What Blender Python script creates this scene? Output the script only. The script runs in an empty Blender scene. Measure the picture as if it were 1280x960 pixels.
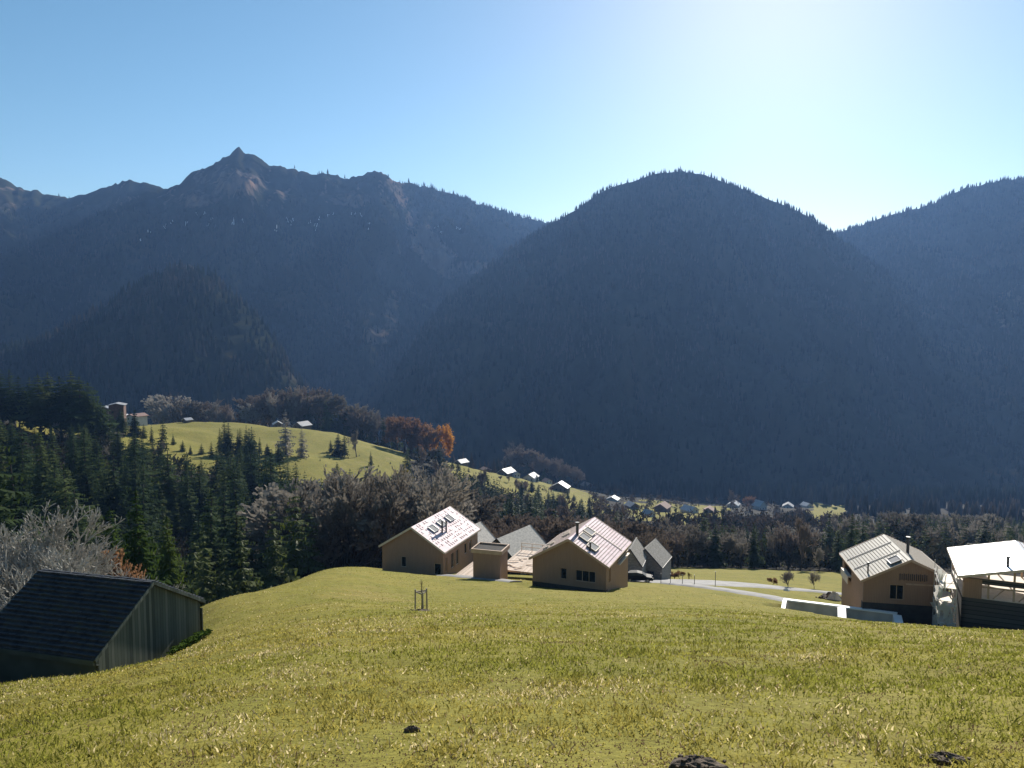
import bpy, math, random
import numpy as np
from mathutils import Vector, Matrix
from mathutils.bvhtree import BVHTree

rng = np.random.default_rng(7)
random.seed(7)
R = math.radians
scene = bpy.context.scene
COL = scene.collection

# ------------------------------------------------------------------ camera geometry
F = 967.0                      # focal length in pixels of a 1280 px wide frame
PITCH = math.atan(70 / 967.0)
SP, CP = math.sin(PITCH), math.cos(PITCH)
EYE = 1.7


def P(px, py, Y):
    """point at depth Y (metres, world Y) seen at pixel (px, py) of the 1280x960 photo"""
    a = (px - 640) / F
    b = (480 - py) / F
    d = CP + b * SP
    return np.array([a / d * Y, Y, (-SP + b * CP) / d * Y])


def proj(X):
    X = np.asarray(X, float)
    d = X[..., 1] * CP - X[..., 2] * SP
    u = X[..., 1] * SP + X[..., 2] * CP
    return np.stack([640 + F * X[..., 0] / d, 480 - F * u / d], -1)


# ------------------------------------------------------------------ noise
def _hash(ix, iy, seed):
    h = (ix.astype(np.int64) * 374761393 + iy.astype(np.int64) * 668265263 + seed * 974634777) & 0x7FFFFFFF
    h = ((h ^ (h >> 13)) * 1274126177) & 0x7FFFFFFF
    return ((h ^ (h >> 16)) & 0xFFFF) / 65535.0


def vnoise(x, y, seed=0):
    x = np.asarray(x, float); y = np.asarray(y, float)
    ix = np.floor(x); iy = np.floor(y)
    fx = x - ix; fy = y - iy
    fx = fx * fx * (3 - 2 * fx); fy = fy * fy * (3 - 2 * fy)
    ix = ix.astype(np.int64); iy = iy.astype(np.int64)
    a = _hash(ix, iy, seed); b = _hash(ix + 1, iy, seed)
    c = _hash(ix, iy + 1, seed); d = _hash(ix + 1, iy + 1, seed)
    return (a * (1 - fx) + b * fx) * (1 - fy) + (c * (1 - fx) + d * fx) * fy * 1.0


def fbm(x, y, seed=0, octv=4, ridged=False):
    s = 0; amp = 0.5; t = 0
    for k in range(octv):
        n = vnoise(x * 2 ** k, y * 2 ** k, seed + k * 17)
        if ridged:
            n = 1 - np.abs(2 * n - 1)
        s = s + n * amp; t += amp; amp *= 0.5
    return s / t


# ------------------------------------------------------------------ mesh helpers
class MB:
    def __init__(self):
        self.v = []; self.f = []; self.m = []; self.n = 0

    def add(self, verts, faces, mi=0):
        o = self.n
        self.v.extend([tuple(map(float, q)) for q in verts]); self.n += len(verts)
        for f in faces:
            self.f.append(tuple(o + i for i in f)); self.m.append(mi)

    def box(self, c, s, mi=0, rz=0.0, tilt=None):
        x, y, z = s[0] / 2, s[1] / 2, s[2] / 2
        vs = [Vector((i * x, j * y, k * z)) for k in (-1, 1) for j in (-1, 1) for i in (-1, 1)]
        M = Matrix.Rotation(rz, 3, 'Z')
        if tilt is not None:
            M = M @ tilt
        vs = [M @ q + Vector(c) for q in vs]
        self.add(vs, [(0, 2, 3, 1), (4, 5, 7, 6), (0, 1, 5, 4), (2, 6, 7, 3), (0, 4, 6, 2), (1, 3, 7, 5)], mi)

    def bar(self, a, b, w, h=None, mi=0, up=(0, 0, 1)):
        a = Vector(a); b = Vector(b); h = w if h is None else h
        d = (b - a).normalized(); u = Vector(up)
        s = d.cross(u)
        if s.length < 1e-4:
            s = d.cross(Vector((1, 0, 0)))
        s.normalize(); u = s.cross(d)
        q = []
        for p in (a, b):
            for i, j in ((-1, -1), (1, -1), (1, 1), (-1, 1)):
                q.append(p + s * (i * w / 2) + u * (j * h / 2))
        self.add(q, [(3, 2, 1, 0), (4, 5, 6, 7), (0, 1, 5, 4), (1, 2, 6, 5), (2, 3, 7, 6), (3, 0, 4, 7)], mi)

    def tube(self, pts, rad, n=6, mi=0, cap=True):
        pts = [Vector(p) for p in pts]
        rings = []
        for i, p in enumerate(pts):
            d = (pts[min(i + 1, len(pts) - 1)] - pts[max(i - 1, 0)]).normalized()
            s = d.cross(Vector((0.13, 0.2, 1)))
            if s.length < 1e-3:
                s = d.cross(Vector((1, 0, 0)))
            s.normalize(); u = d.cross(s)
            r = rad[i] if hasattr(rad, '__len__') else rad
            rings.append([p + (s * math.cos(2 * math.pi * k / n) + u * math.sin(2 * math.pi * k / n)) * r for k in range(n)])
        vs = [q for r_ in rings for q in r_]
        fs = []
        for i in range(len(pts) - 1):
            for k in range(n):
                fs.append((i * n + k, i * n + (k + 1) % n, (i + 1) * n + (k + 1) % n, (i + 1) * n + k))
        if cap:
            fs.append(tuple(range(n))[::-1]); fs.append(tuple((len(pts) - 1) * n + k for k in range(n)))
        self.add(vs, fs, mi)

    def prism(self, poly, y0, y1, mi=0):
        """poly = list of (x,z); extruded from y0 to y1"""
        n = len(poly)
        vs = [(x, y0, z) for x, z in poly] + [(x, y1, z) for x, z in poly]
        fs = [tuple(range(n)), tuple(range(2 * n - 1, n - 1, -1))]
        for i in range(n):
            j = (i + 1) % n
            fs.append((j, i, n + i, n + j))
        self.add(vs, fs, mi)

    def slab(self, a, b, c, d, t, mi=0):
        """quad a,b,c,d (top) thickened downwards along its normal"""
        a, b, c, d = (Vector(q) for q in (a, b, c, d))
        nrm = (b - a).cross(d - a).normalized()
        if nrm.z < 0:
            nrm = -nrm; a, b, c, d = a, d, c, b
        top = [a, b, c, d]; bot = [q - nrm * t for q in top]
        self.add(top + bot, [(0, 1, 2, 3), (7, 6, 5, 4), (0, 4, 5, 1), (1, 5, 6, 2), (2, 6, 7, 3), (3, 7, 4, 0)], mi)

    def build(self, name, mats, parent=None, smooth=False):
        me = bpy.data.meshes.new(name)
        me.from_pydata(self.v, [], self.f)
        if not isinstance(mats, (list, tuple)):
            mats = [mats]
        for m in mats:
            me.materials.append(m)
        me.polygons.foreach_set('material_index', self.m)
        if smooth:
            me.polygons.foreach_set('use_smooth', [True] * len(self.f))
        me.update()
        return link(name, me, parent)


def link(name, me, parent=None):
    o = bpy.data.objects.new(name, me)
    COL.objects.link(o)
    if parent is not None:
        o.parent = parent
    return o


def np_mesh(name, verts, faces, mat, smooth=False, attr=None):
    """verts (n,3), faces (m,k) numpy -> mesh datablock"""
    verts = np.asarray(verts, np.float32); faces = np.asarray(faces, np.int32)
    k = faces.shape[1]
    me = bpy.data.meshes.new(name)
    me.vertices.add(len(verts)); me.vertices.foreach_set('co', verts.ravel())
    me.loops.add(faces.size); me.loops.foreach_set('vertex_index', faces.ravel())
    me.polygons.add(len(faces))
    me.polygons.foreach_set('loop_start', np.arange(0, faces.size, k, dtype=np.int32))
    if smooth:
        me.polygons.foreach_set('use_smooth', np.ones(len(faces), bool))
    for m in (mat if isinstance(mat, (list, tuple)) else [mat]):
        me.materials.append(m)
    if attr:
        for an, arr in attr.items():
            arr = np.asarray(arr, np.float32)
            if arr.ndim == 1:
                a = me.attributes.new(an, 'FLOAT', 'POINT'); a.data.foreach_set('value', arr)
            else:
                a = me.attributes.new(an, 'FLOAT_COLOR', 'POINT')
                c4 = np.ones((len(arr), 4), np.float32); c4[:, :3] = arr
                a.data.foreach_set('color', c4.ravel())
    me.update(calc_edges=True)
    me.validate()
    return me


def tag(o, label=None, cat=None, group=None, kind=None):
    if label: o['label'] = label
    if cat: o['category'] = cat
    if group: o['group'] = group
    if kind: o['kind'] = kind
    return o


def empty(name, loc, rz, label, cat, group=None):
    o = bpy.data.objects.new(name, None)
    COL.objects.link(o)
    o.location = loc; o.rotation_euler = (0, 0, rz)
    o.empty_display_size = 0.5
    return tag(o, label, cat, group)


# ------------------------------------------------------------------ materials
def nodes_of(m):
    m.use_nodes = True
    nt = m.node_tree
    for n in list(nt.nodes):
        nt.nodes.remove(n)
    return nt, nt.nodes, nt.links


def ramp(nt, fac, cols, pos=None):
    r = nt.nodes.new('ShaderNodeValToRGB')
    el = r.color_ramp.elements
    while len(el) < len(cols):
        el.new(0.5)
    for i, c in enumerate(cols):
        el[i].position = pos[i] if pos else i / (len(cols) - 1)
        el[i].color = (*c, 1)
    nt.links.new(fac, r.inputs[0])
    return r.outputs[0]


def noise(nt, scale, detail=4, rough=0.55, coord=None, stretch=None):
    if coord is None:
        tc = nt.nodes.new('ShaderNodeTexCoord'); coord = tc.outputs['Object']
    if stretch:
        mp = nt.nodes.new('ShaderNodeMapping'); mp.inputs['Scale'].default_value = stretch
        nt.links.new(coord, mp.inputs[0]); coord = mp.outputs[0]
    n = nt.nodes.new('ShaderNodeTexNoise')
    n.inputs['Scale'].default_value = scale; n.inputs['Detail'].default_value = detail
    n.inputs['Roughness'].default_value = rough
    nt.links.new(coord, n.inputs['Vector'])
    return n.outputs['Fac']


def simple(name, cols, scale=3.0, rough=0.8, bump=0.0, stretch=None, metallic=0.0, spec=0.3, bscale=None, lo=0.3, hi=0.7):
    m = bpy.data.materials.new(name)
    nt, N, L = nodes_of(m)
    out = N.new('ShaderNodeOutputMaterial'); b = N.new('ShaderNodeBsdfPrincipled')
    L.new(b.outputs[0], out.inputs[0])
    b.inputs['Roughness'].default_value = rough; b.inputs['Metallic'].default_value = metallic
    b.inputs['Specular IOR Level'].default_value = spec
    f = noise(nt, scale, stretch=stretch)
    pos = [lo + (hi - lo) * i / max(1, len(cols) - 1) for i in range(len(cols))]
    if len(cols) == 1:
        b.inputs['Base Color'].default_value = (*cols[0], 1)
    else:
        L.new(ramp(nt, f, cols, pos), b.inputs['Base Color'])
    if bump:
        bp = N.new('ShaderNodeBump'); bp.inputs['Strength'].default_value = bump; bp.inputs['Distance'].default_value = 0.05
        f2 = noise(nt, bscale or scale * 3, stretch=stretch)
        L.new(f2, bp.inputs['Height']); L.new(bp.outputs[0], b.inputs['Normal'])
    return m


def planks(name, cols, width=0.15, axis='X', rough=0.75, gap=0.10, gapcol=None, var=0.5, bump=0.6):
    """boards: wave-free, built from the object coordinate along axis: floor() gives each board its own tone"""
    m = bpy.data.materials.new(name)
    nt, N, L = nodes_of(m)
    out = N.new('ShaderNodeOutputMaterial'); b = N.new('ShaderNodeBsdfPrincipled')
    L.new(b.outputs[0], out.inputs[0]); b.inputs['Roughness'].default_value = rough
    b.inputs['Specular IOR Level'].default_value = 0.25
    tc = N.new('ShaderNodeTexCoord'); sx = N.new('ShaderNodeSeparateXYZ')
    L.new(tc.outputs['Object'], sx.inputs[0])
    if axis == 'XY':
        ad = N.new('ShaderNodeMath'); ad.operation = 'ADD'
        L.new(sx.outputs['X'], ad.inputs[0]); L.new(sx.outputs['Y'], ad.inputs[1]); src = ad.outputs[0]
    else:
        src = sx.outputs[axis]
    dv = N.new('ShaderNodeMath'); dv.operation = 'DIVIDE'; dv.inputs[1].default_value = width
    L.new(src, dv.inputs[0])
    fl = N.new('ShaderNodeMath'); fl.operation = 'FLOOR'; L.new(dv.outputs[0], fl.inputs[0])
    fr = N.new('ShaderNodeMath'); fr.operation = 'FRACT'; L.new(dv.outputs[0], fr.inputs[0])
    wn = N.new('ShaderNodeTexWhiteNoise'); wn.noise_dimensions = '1D'; L.new(fl.outputs[0], wn.inputs['W'])
    st = {'X': (6, 1, 1), 'XY': (5, 5, .6), 'Y': (1, 6, 1), 'Z': (.6, .6, 6)}[axis]
    f = noise(nt, 1.2, coord=tc.outputs['Object'], stretch=st)
    mx = N.new('ShaderNodeMix'); mx.inputs[0].default_value = var
    L.new(f, mx.inputs[2]); L.new(wn.outputs['Value'], mx.inputs[3])
    c = ramp(nt, mx.outputs[0], cols, [0.2 + 0.6 * i / (len(cols) - 1) for i in range(len(cols))])
    lt = N.new('ShaderNodeMath'); lt.operation = 'LESS_THAN'; lt.inputs[1].default_value = gap
    L.new(fr.outputs[0], lt.inputs[0])
    gm = N.new('ShaderNodeMix'); gm.data_type = 'RGBA'
    L.new(lt.outputs[0], gm.inputs[0]); L.new(c, gm.inputs[6])
    g = gapcol or tuple(q * 0.35 for q in cols[0])
    gm.inputs[7].default_value = (*g, 1)
    L.new(gm.outputs[2], b.inputs['Base Color'])
    bp = N.new('ShaderNodeBump'); bp.inputs['Strength'].default_value = bump; bp.inputs['Distance'].default_value = 0.02
    L.new(lt.outputs[0], bp.inputs['Height']); bp.invert = True
    L.new(bp.outputs[0], b.inputs['Normal'])
    return m


def foliage(name, cols, transl=0.4, tcol=None, spec=0.0, scale=0.35, wobj=0.55):
    """leaf material: diffuse + translucent; colour varies per tree and inside the crown"""
    m = bpy.data.materials.new(name)
    nt, N, L = nodes_of(m)
    out = N.new('ShaderNodeOutputMaterial')
    oi = N.new('ShaderNodeObjectInfo')
    f = noise(nt, scale, 3)
    mx = N.new('ShaderNodeMix'); mx.inputs[0].default_value = wobj
    L.new(f, mx.inputs[2]); L.new(oi.outputs['Random'], mx.inputs[3])
    c = ramp(nt, mx.outputs[0], cols, [0.15 + 0.7 * i / (len(cols) - 1) for i in range(len(cols))])
    d = N.new('ShaderNodeBsdfDiffuse'); t = N.new('ShaderNodeBsdfTranslucent')
    L.new(c, d.inputs[0])
    if tcol:
        hs = N.new('ShaderNodeMix'); hs.data_type = 'RGBA'; hs.blend_type = 'MULTIPLY'; hs.inputs[0].default_value = 1
        L.new(c, hs.inputs[6]); hs.inputs[7].default_value = (*tcol, 1)
        L.new(hs.outputs[2], t.inputs[0])
    else:
        L.new(c, t.inputs[0])
    ms = N.new('ShaderNodeMixShader'); ms.inputs[0].default_value = transl
    L.new(d.outputs[0], ms.inputs[1]); L.new(t.outputs[0], ms.inputs[2])
    last = ms.outputs[0]
    if spec:
        g = N.new('ShaderNodeBsdfGlossy'); g.inputs['Roughness'].default_value = 0.45
        g.inputs[0].default_value = (1, 1, 1, 1)
        m2 = N.new('ShaderNodeMixShader'); m2.inputs[0].default_value = spec
        L.new(last, m2.inputs[1]); L.new(g.outputs[0], m2.inputs[2]); last = m2.outputs[0]
    L.new(last, out.inputs[0])
    return m

HAZE = 0.72e-4; EXPO = 0.8
# ------------------------------------------------------------------ ground (one height field)
PXC = [-420, -150, 0, 120, 250, 400, 520, 640, 760, 900, 1050, 1180, 1300, 1700]
YK = [4, 10, 20, 30, 40, 55, 70, 90, 110, 130, 160, 200, 260, 330, 420, 520, 650, 800, 1000]
TAB = {
    -420: [.37, .42, .45, .47, .48, .48, .46, .43, .40, .36, .30, .20, .14, .09, .08, .10, .14, .18, .20],
    -150: [.36, .40, .43, .46, .47, .47, .46, .43, .40, .36, .31, .21, .15, .10, .09, .13, .17, .19, .20],
    0:    [.34, .36, .385, .42, .46, .47, .46, .43, .40, .375, .33, .2295, .164, .112, .1087, .15, .19, .20, .20],
    120:  [.32, .335, .372, .44, .45, .455, .45, .43, .41, .40, .37, .26, .20, .145, .112, .125, .17, .20, .20],
    250:  [.30, .315, .340, .358, .358, .318, .345, .40, .42, .42, .385, .281, .2313, .181, .1407, .1105, .15, .19, .20],
    400:  [.29, .300, .315, .322, .320, .310, .297, .290, .287, .33, .35, .33, .252, .207, .1615, .119, .15, .19, .20],
    520:  [.28, .297, .312, .322, .327, .330, .322, .309, .303, .315, .335, .32, .285, .243, .1977, .157, .165, .19, .20],
    640:  [.28, .296, .311, .321, .327, .331, .329, .314, .305, .315, .315, .305, .29, .2587, .234, .2087, .1856, .197, .20],
    760:  [.28, .296, .311, .321, .327, .331, .330, .323, .318, .315, .312, .303, .292, .269, .2545, .24, .225, .215, .21],
    900:  [.28, .297, .313, .324, .331, .336, .337, .333, .326, .317, .310, .307, .30, .276, .26, .25, .24, .2275, .2175],
    1050: [.285, .300, .318, .333, .345, .354, .360, .354, .338, .330, .322, .310, .30, .28, .266, .255, .2457, .232, .219],
    1180: [.29, .303, .322, .340, .356, .369, .377, .369, .352, .337, .325, .312, .30, .282, .27, .262, .25, .235, .22],
    1300: [.29, .305, .326, .346, .362, .375, .379, .373, .360, .345, .33, .315, .30, .284, .272, .265, .255, .238, .22],
    1700: [.29, .31, .335, .36, .38, .39, .395, .39, .375, .36, .34, .32, .30, .285, .275, .27, .26, .24, .22],
}
UC = np.array([(p - 640) / F / 0.976 for p in PXC])
LK = np.log(np.array(YK, float))
NU, NL = 260, 200
gu = np.linspace(UC[0], UC[-1], NU); gl = np.linspace(LK[0], LK[-1], NL)
T0 = np.array([np.interp(gl, LK, TAB[p]) for p in PXC])          # (cols, NL)
T1 = np.array([np.interp(gu, UC, T0[:, j]) for j in range(NL)]).T  # (NU, NL)


def blur(a, n, ax):
    for _ in range(n):
        p = np.pad(a, [(1, 1) if i == ax else (0, 0) for i in range(2)], mode='reflect', reflect_type='odd')
        s0 = [slice(None)] * 2; s1 = [slice(None)] * 2; s2 = [slice(None)] * 2
        s0[ax] = slice(0, -2); s1[ax] = slice(1, -1); s2[ax] = slice(2, None)
        a = p[tuple(s0)] * .25 + p[tuple(s1)] * .5 + p[tuple(s2)] * .25
    return a


T1 = blur(blur(T1, 40, 0), 12, 1)


def Wof(u, lY):
    fu = np.clip((u - gu[0]) / (gu[1] - gu[0]), 0, NU - 1.001); fl = np.clip((lY - gl[0]) / (gl[1] - gl[0]), 0, NL - 1.001)
    iu = fu.astype(int); il = fl.astype(int); fu = fu - iu; fl = fl - il
    return (T1[iu, il] * (1 - fu) + T1[iu + 1, il] * fu) * (1 - fl) + (T1[iu, il + 1] * (1 - fu) + T1[iu + 1, il + 1] * fu) * fl


PADS = []     # (x, y, yaw, halfx, halfy, z, fade)


def ground_z(x, y):
    x = np.asarray(x, float); y = np.asarray(y, float)
    yy = np.maximum(y, 2.0)
    W = Wof(x / yy, np.log(yy))
    z = -EYE - W * y
    near = np.clip((y - 3) / 8, 0, 1) * np.clip(1.3 - y / 140, 0, 1)
    und = (fbm(x / 9, y / 9, 3, 3) - .5) * 0.34 + (fbm(x / 2.2, y / 1.5, 5, 3) - .5) * 0.22
    z = z + und * near
    ax, ay, bx, by = 29.9, 84.0, 38.6, 78.5       # pit dug in front of the retaining walls
    ll = math.hypot(bx - ax, by - ay); ex_, ey_ = (bx - ax) / ll, (by - ay) / ll
    sa = (x - ax) * ex_ + (y - ay) * ey_; sf = (x - ax) * ey_ - (y - ay) * ex_
    k = np.clip((sa + 1.2) / 1.0, 0, 1) * np.clip((ll + .6 - sa) / 1.0, 0, 1) * np.clip((sf + 2.5) / 1.5, 0, 1) * np.clip((4.3 - sf) / 1.2, 0, 1)
    z = z - 1.7 * k - .25 * np.exp(-((sa - ll / 2) / 9) ** 2 - ((sf - 4) / 6) ** 2)
    for (ox, oy, yw, wd, dp) in ((-18.14, 103.5, -.338, 9.8, .5), (1.96, 88, -.384, 9.5, .5), (36.9, 80, -.19, 8.9, .9)):   # bench along the house fronts
        lx = (x - ox) * math.cos(yw) + (y - oy) * math.sin(yw); ly = -(x - ox) * math.sin(yw) + (y - oy) * math.cos(yw)
        z = z - dp * np.exp(-((ly + 1.5) / 2.6) ** 2) * np.clip((lx + 1.5) / 2, 0, 1) * np.clip((wd + 1.5 - lx) / 2, 0, 1)
    far = np.clip((y - 180) / 100, 0, 1)
    z = z + far * (fbm(x / 40, y / 40, 9, 4) - .5) * 7
    for (cx, cy, yaw, hx, hy, pz, fade) in PADS:
        dx = (x - cx) * math.cos(yaw) + (y - cy) * math.sin(yaw); dy = -(x - cx) * math.sin(yaw) + (y - cy) * math.cos(yaw)
        d = np.maximum(np.maximum(np.abs(dx) - hx, np.abs(dy) - hy), 0)
        k = np.clip(1 - d / fade, 0, 1); k = k * k * (3 - 2 * k)
        z = z * (1 - k) + pz * k
    return z


def gz(x, y):
    return float(ground_z(np.array([x]), np.array([y]))[0])


def at(px, py, Y):
    """ground point whose column is px at depth Y"""
    q = P(px, py, Y)
    return Vector((q[0], Y, gz(q[0], Y)))


def inpoly(px, py, poly):
    px = np.asarray(px); py = np.asarray(py); r = np.zeros(px.shape, bool); n = len(poly)
    for i in range(n):
        x0, y0 = poly[i]; x1, y1 = poly[(i + 1) % n]
        c = ((y0 > py) != (y1 > py)) & (px < (x1 - x0) * (py - y0) / ((y1 - y0) if y1 != y0 else 1e-9) + x0)
        r ^= c
    return r


def ground_hit(px, py, Y0, Y1):
    Ys = np.linspace(Y0, Y1, 160)
    q = np.array([P(px, py, y) for y in Ys])
    z = ground_z(q[:, 0], q[:, 1])
    d = q[:, 2] - z
    s = np.where((d[:-1] > 0) & (d[1:] <= 0))[0]
    k = int(s[0]) if len(s) else int(np.argmin(np.abs(d)))
    return Vector((q[k, 0], Ys[k], z[k]))


# ------------------------------------------------------------------ materials shared by the setting
def ground_material():
    m = bpy.data.materials.new('meadow_and_forest_floor')
    nt, N, L = nodes_of(m)
    out = N.new('ShaderNodeOutputMaterial'); b = N.new('ShaderNodeBsdfPrincipled'); L.new(b.outputs[0], out.inputs[0])
    b.inputs['Roughness'].default_value = 0.95; b.inputs['Specular IOR Level'].default_value = 0.08
    n1 = noise(nt, 0.06, 4, .6); n2 = noise(nt, 1.1, 5, .65); n3 = noise(nt, 9, 4, .7)
    g = ramp(nt, n1, [(.165, .160, .028), (.225, .196, .042), (.18, .170, .030), (.25, .20, .062)], [.3, .45, .58, .72])
    g2 = ramp(nt, n2, [(.52, .46, .36), (.80, .77, .66), (1.0, 1.0, 1.0), (1.25, 1.18, 1.2)], [.27, .40, .52, .78])
    g3 = ramp(nt, n3, [(.5, .48, .45), (.95, .95, .95), (1.3, 1.27, 1.2)], [.28, .5, .75])
    x1 = N.new('ShaderNodeMix'); x1.data_type = 'RGBA'; x1.blend_type = 'MULTIPLY'; x1.inputs[0].default_value = .75
    L.new(g, x1.inputs[6]); L.new(g2, x1.inputs[7])
    x2 = N.new('ShaderNodeMix'); x2.data_type = 'RGBA'; x2.blend_type = 'MULTIPLY'; x2.inputs[0].default_value = .8
    L.new(x1.outputs[2], x2.inputs[6]); L.new(g3, x2.inputs[7])
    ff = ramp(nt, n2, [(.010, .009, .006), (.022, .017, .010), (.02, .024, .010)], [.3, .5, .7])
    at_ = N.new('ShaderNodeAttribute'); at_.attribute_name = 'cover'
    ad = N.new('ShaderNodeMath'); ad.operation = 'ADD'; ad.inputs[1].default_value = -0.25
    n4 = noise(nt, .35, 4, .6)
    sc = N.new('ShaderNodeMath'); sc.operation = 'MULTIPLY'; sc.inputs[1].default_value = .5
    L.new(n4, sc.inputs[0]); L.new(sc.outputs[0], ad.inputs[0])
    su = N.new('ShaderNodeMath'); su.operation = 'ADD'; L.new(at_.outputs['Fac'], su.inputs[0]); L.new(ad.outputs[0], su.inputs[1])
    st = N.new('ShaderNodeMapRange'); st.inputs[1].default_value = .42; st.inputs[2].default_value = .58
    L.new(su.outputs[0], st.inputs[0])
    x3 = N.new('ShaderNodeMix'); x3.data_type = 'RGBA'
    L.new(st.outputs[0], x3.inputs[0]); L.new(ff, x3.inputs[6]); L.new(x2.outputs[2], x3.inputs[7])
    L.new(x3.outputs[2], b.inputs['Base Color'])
    bp = N.new('ShaderNodeBump'); bp.inputs['Strength'].default_value = .45; bp.inputs['Distance'].default_value = .12
    L.new(n3, bp.inputs['Height']); L.new(bp.outputs[0], b.inputs['Normal'])
    return m


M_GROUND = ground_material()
MEADOWS = [
    ([(165, 505), (230, 511), (330, 516), (400, 526), (470, 538), (507, 549), (503, 600), (480, 640), (395, 640), (300, 630), (230, 610), (150, 570)], 330, 700),
    ([(25, 510), (120, 510), (120, 545), (25, 540)], 300, 600),
    ([(555, 560), (610, 568), (690, 598), (740, 616), (762, 632), (770, 660), (750, 690), (700, 670), (640, 650), (560, 610)], 480, 1000),
    ([(775, 626), (905, 632), (905, 662), (800, 664)], 440, 1000),
    ([(1010, 626), (1062, 627), (1050, 690), (1022, 690)], 480, 1000),
    ([(1150, 645), (1205, 645), (1205, 662), (1150, 662)], 480, 1000),
]
LIMX = [-300, 0, 120, 190, 250, 330, 400, 520, 700, 780, 800, 1120, 1130, 1500]
LIMY = [22, 27, 33, 45, 64, 104, 119, 130, 132, 134, 200, 195, 140, 135]


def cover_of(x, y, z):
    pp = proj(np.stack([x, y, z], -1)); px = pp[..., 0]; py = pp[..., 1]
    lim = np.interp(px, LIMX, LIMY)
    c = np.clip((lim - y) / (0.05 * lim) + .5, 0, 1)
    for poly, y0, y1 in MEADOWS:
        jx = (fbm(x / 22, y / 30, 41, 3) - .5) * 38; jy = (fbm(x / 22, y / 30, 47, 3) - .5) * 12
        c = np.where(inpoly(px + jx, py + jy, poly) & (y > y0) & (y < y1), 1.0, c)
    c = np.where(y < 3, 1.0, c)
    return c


# places that were levelled for a building
rowsY = np.concatenate([[-40, -20, -8, -2, 1.0], np.exp(np.linspace(math.log(2.6), math.log(1150), 420))])
us = np.linspace(-1.05, 1.05, 330)
YY, UU = np.meshgrid(rowsY, us, indexing='ij')
XX = UU * np.maximum(YY, 40.0 * np.clip((6 - YY) / 6, 0, 1) + YY * (YY > 0))
XX = np.where(YY < 2.6, UU * 40.0, np.where(YY < 30, UU * (40 + (YY - 2.6) * 0.35), UU * YY * 1.0))
XX = np.where((YY >= 30), UU * np.maximum(YY, 49.59), XX)
ZZ = ground_z(XX, YY)
# far outside the fan the lookup is clamped; keep it smooth
CV = cover_of(XX, YY, ZZ)
nr, nc = YY.shape
vid = np.arange(nr * nc).reshape(nr, nc)
fc = np.stack([vid[:-1, :-1], vid[:-1, 1:], vid[1:, 1:], vid[1:, :-1]], -1).reshape(-1, 4)
gv = np.stack([XX, YY, ZZ], -1).reshape(-1, 3)
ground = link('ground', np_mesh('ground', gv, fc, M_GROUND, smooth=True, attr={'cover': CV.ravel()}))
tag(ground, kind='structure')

M_ROAD = simple('asphalt', [(.15, .145, .14), (.21, .203, .195), (.28, .27, .26)], .5, .85, .2)
M_VERGE = simple('dry_verge', [(.06, .06, .02), (.11, .095, .04)], 1.5, .95, .4)


def strip(name, pts, lift, mat, kind='structure'):
    """pts = [(px, Y, half width)]"""
    c = []
    for px, Y, w in pts:
        q = P(px, 740, Y); c.append((q[0], Y, w))
    c = np.array(c)
    t = np.linspace(0, len(c) - 1, 60)
    k = np.arange(len(c))
    cx = np.interp(t, k, c[:, 0]); cy = np.interp(t, k, c[:, 1]); cw = np.interp(t, k, c[:, 2])
    for _ in range(25):
        cx[1:-1] = (cx[:-2] + 2 * cx[1:-1] + cx[2:]) / 4; cy[1:-1] = (cy[:-2] + 2 * cy[1:-1] + cy[2:]) / 4
    tx = np.gradient(cx); ty = np.gradient(cy); l = np.hypot(tx, ty); nx, ny = -ty / l, tx / l
    ks = np.linspace(-1, 1, 9)
    X = cx[:, None] + nx[:, None] * cw[:, None] * ks; Yv = cy[:, None] + ny[:, None] * cw[:, None] * ks
    Z = ground_z(X, Yv) + lift * np.where(np.abs(ks) > .99, -.8, 1)
    v = np.stack([X, Yv, Z], -1).reshape(-1, 3); i = np.arange(60 * 9).reshape(60, 9)
    f = np.stack([i[:-1, :-1], i[1:, :-1], i[1:, 1:], i[:-1, 1:]], -1).reshape(-1, 4)
    return tag(link(name, np_mesh(name, v, f, mat)), kind=kind)


strip('road', [(735, 116, 5), (790, 117.5, 5.8), (840, 119, 7.6), (900, 120, 6.8), (960, 119, 4.6), (1020, 117, 2.4), (1070, 114, 2.2), (1130, 108, 2.2)], .16, M_ROAD)
strip('driveway', [(835, 112.5, 2.0), (880, 107, 2.2), (930, 101, 2.6), (975, 95, 2.8), (1010, 90.5, 2.6)], .2, M_ROAD)
strip('path', [(555, 97, 1.6), (583, 94.2, 1.7), (600, 92.6, 1.7), (625, 90, 1.6), (645, 88.4, 1.4)], .12, M_ROAD)
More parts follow.
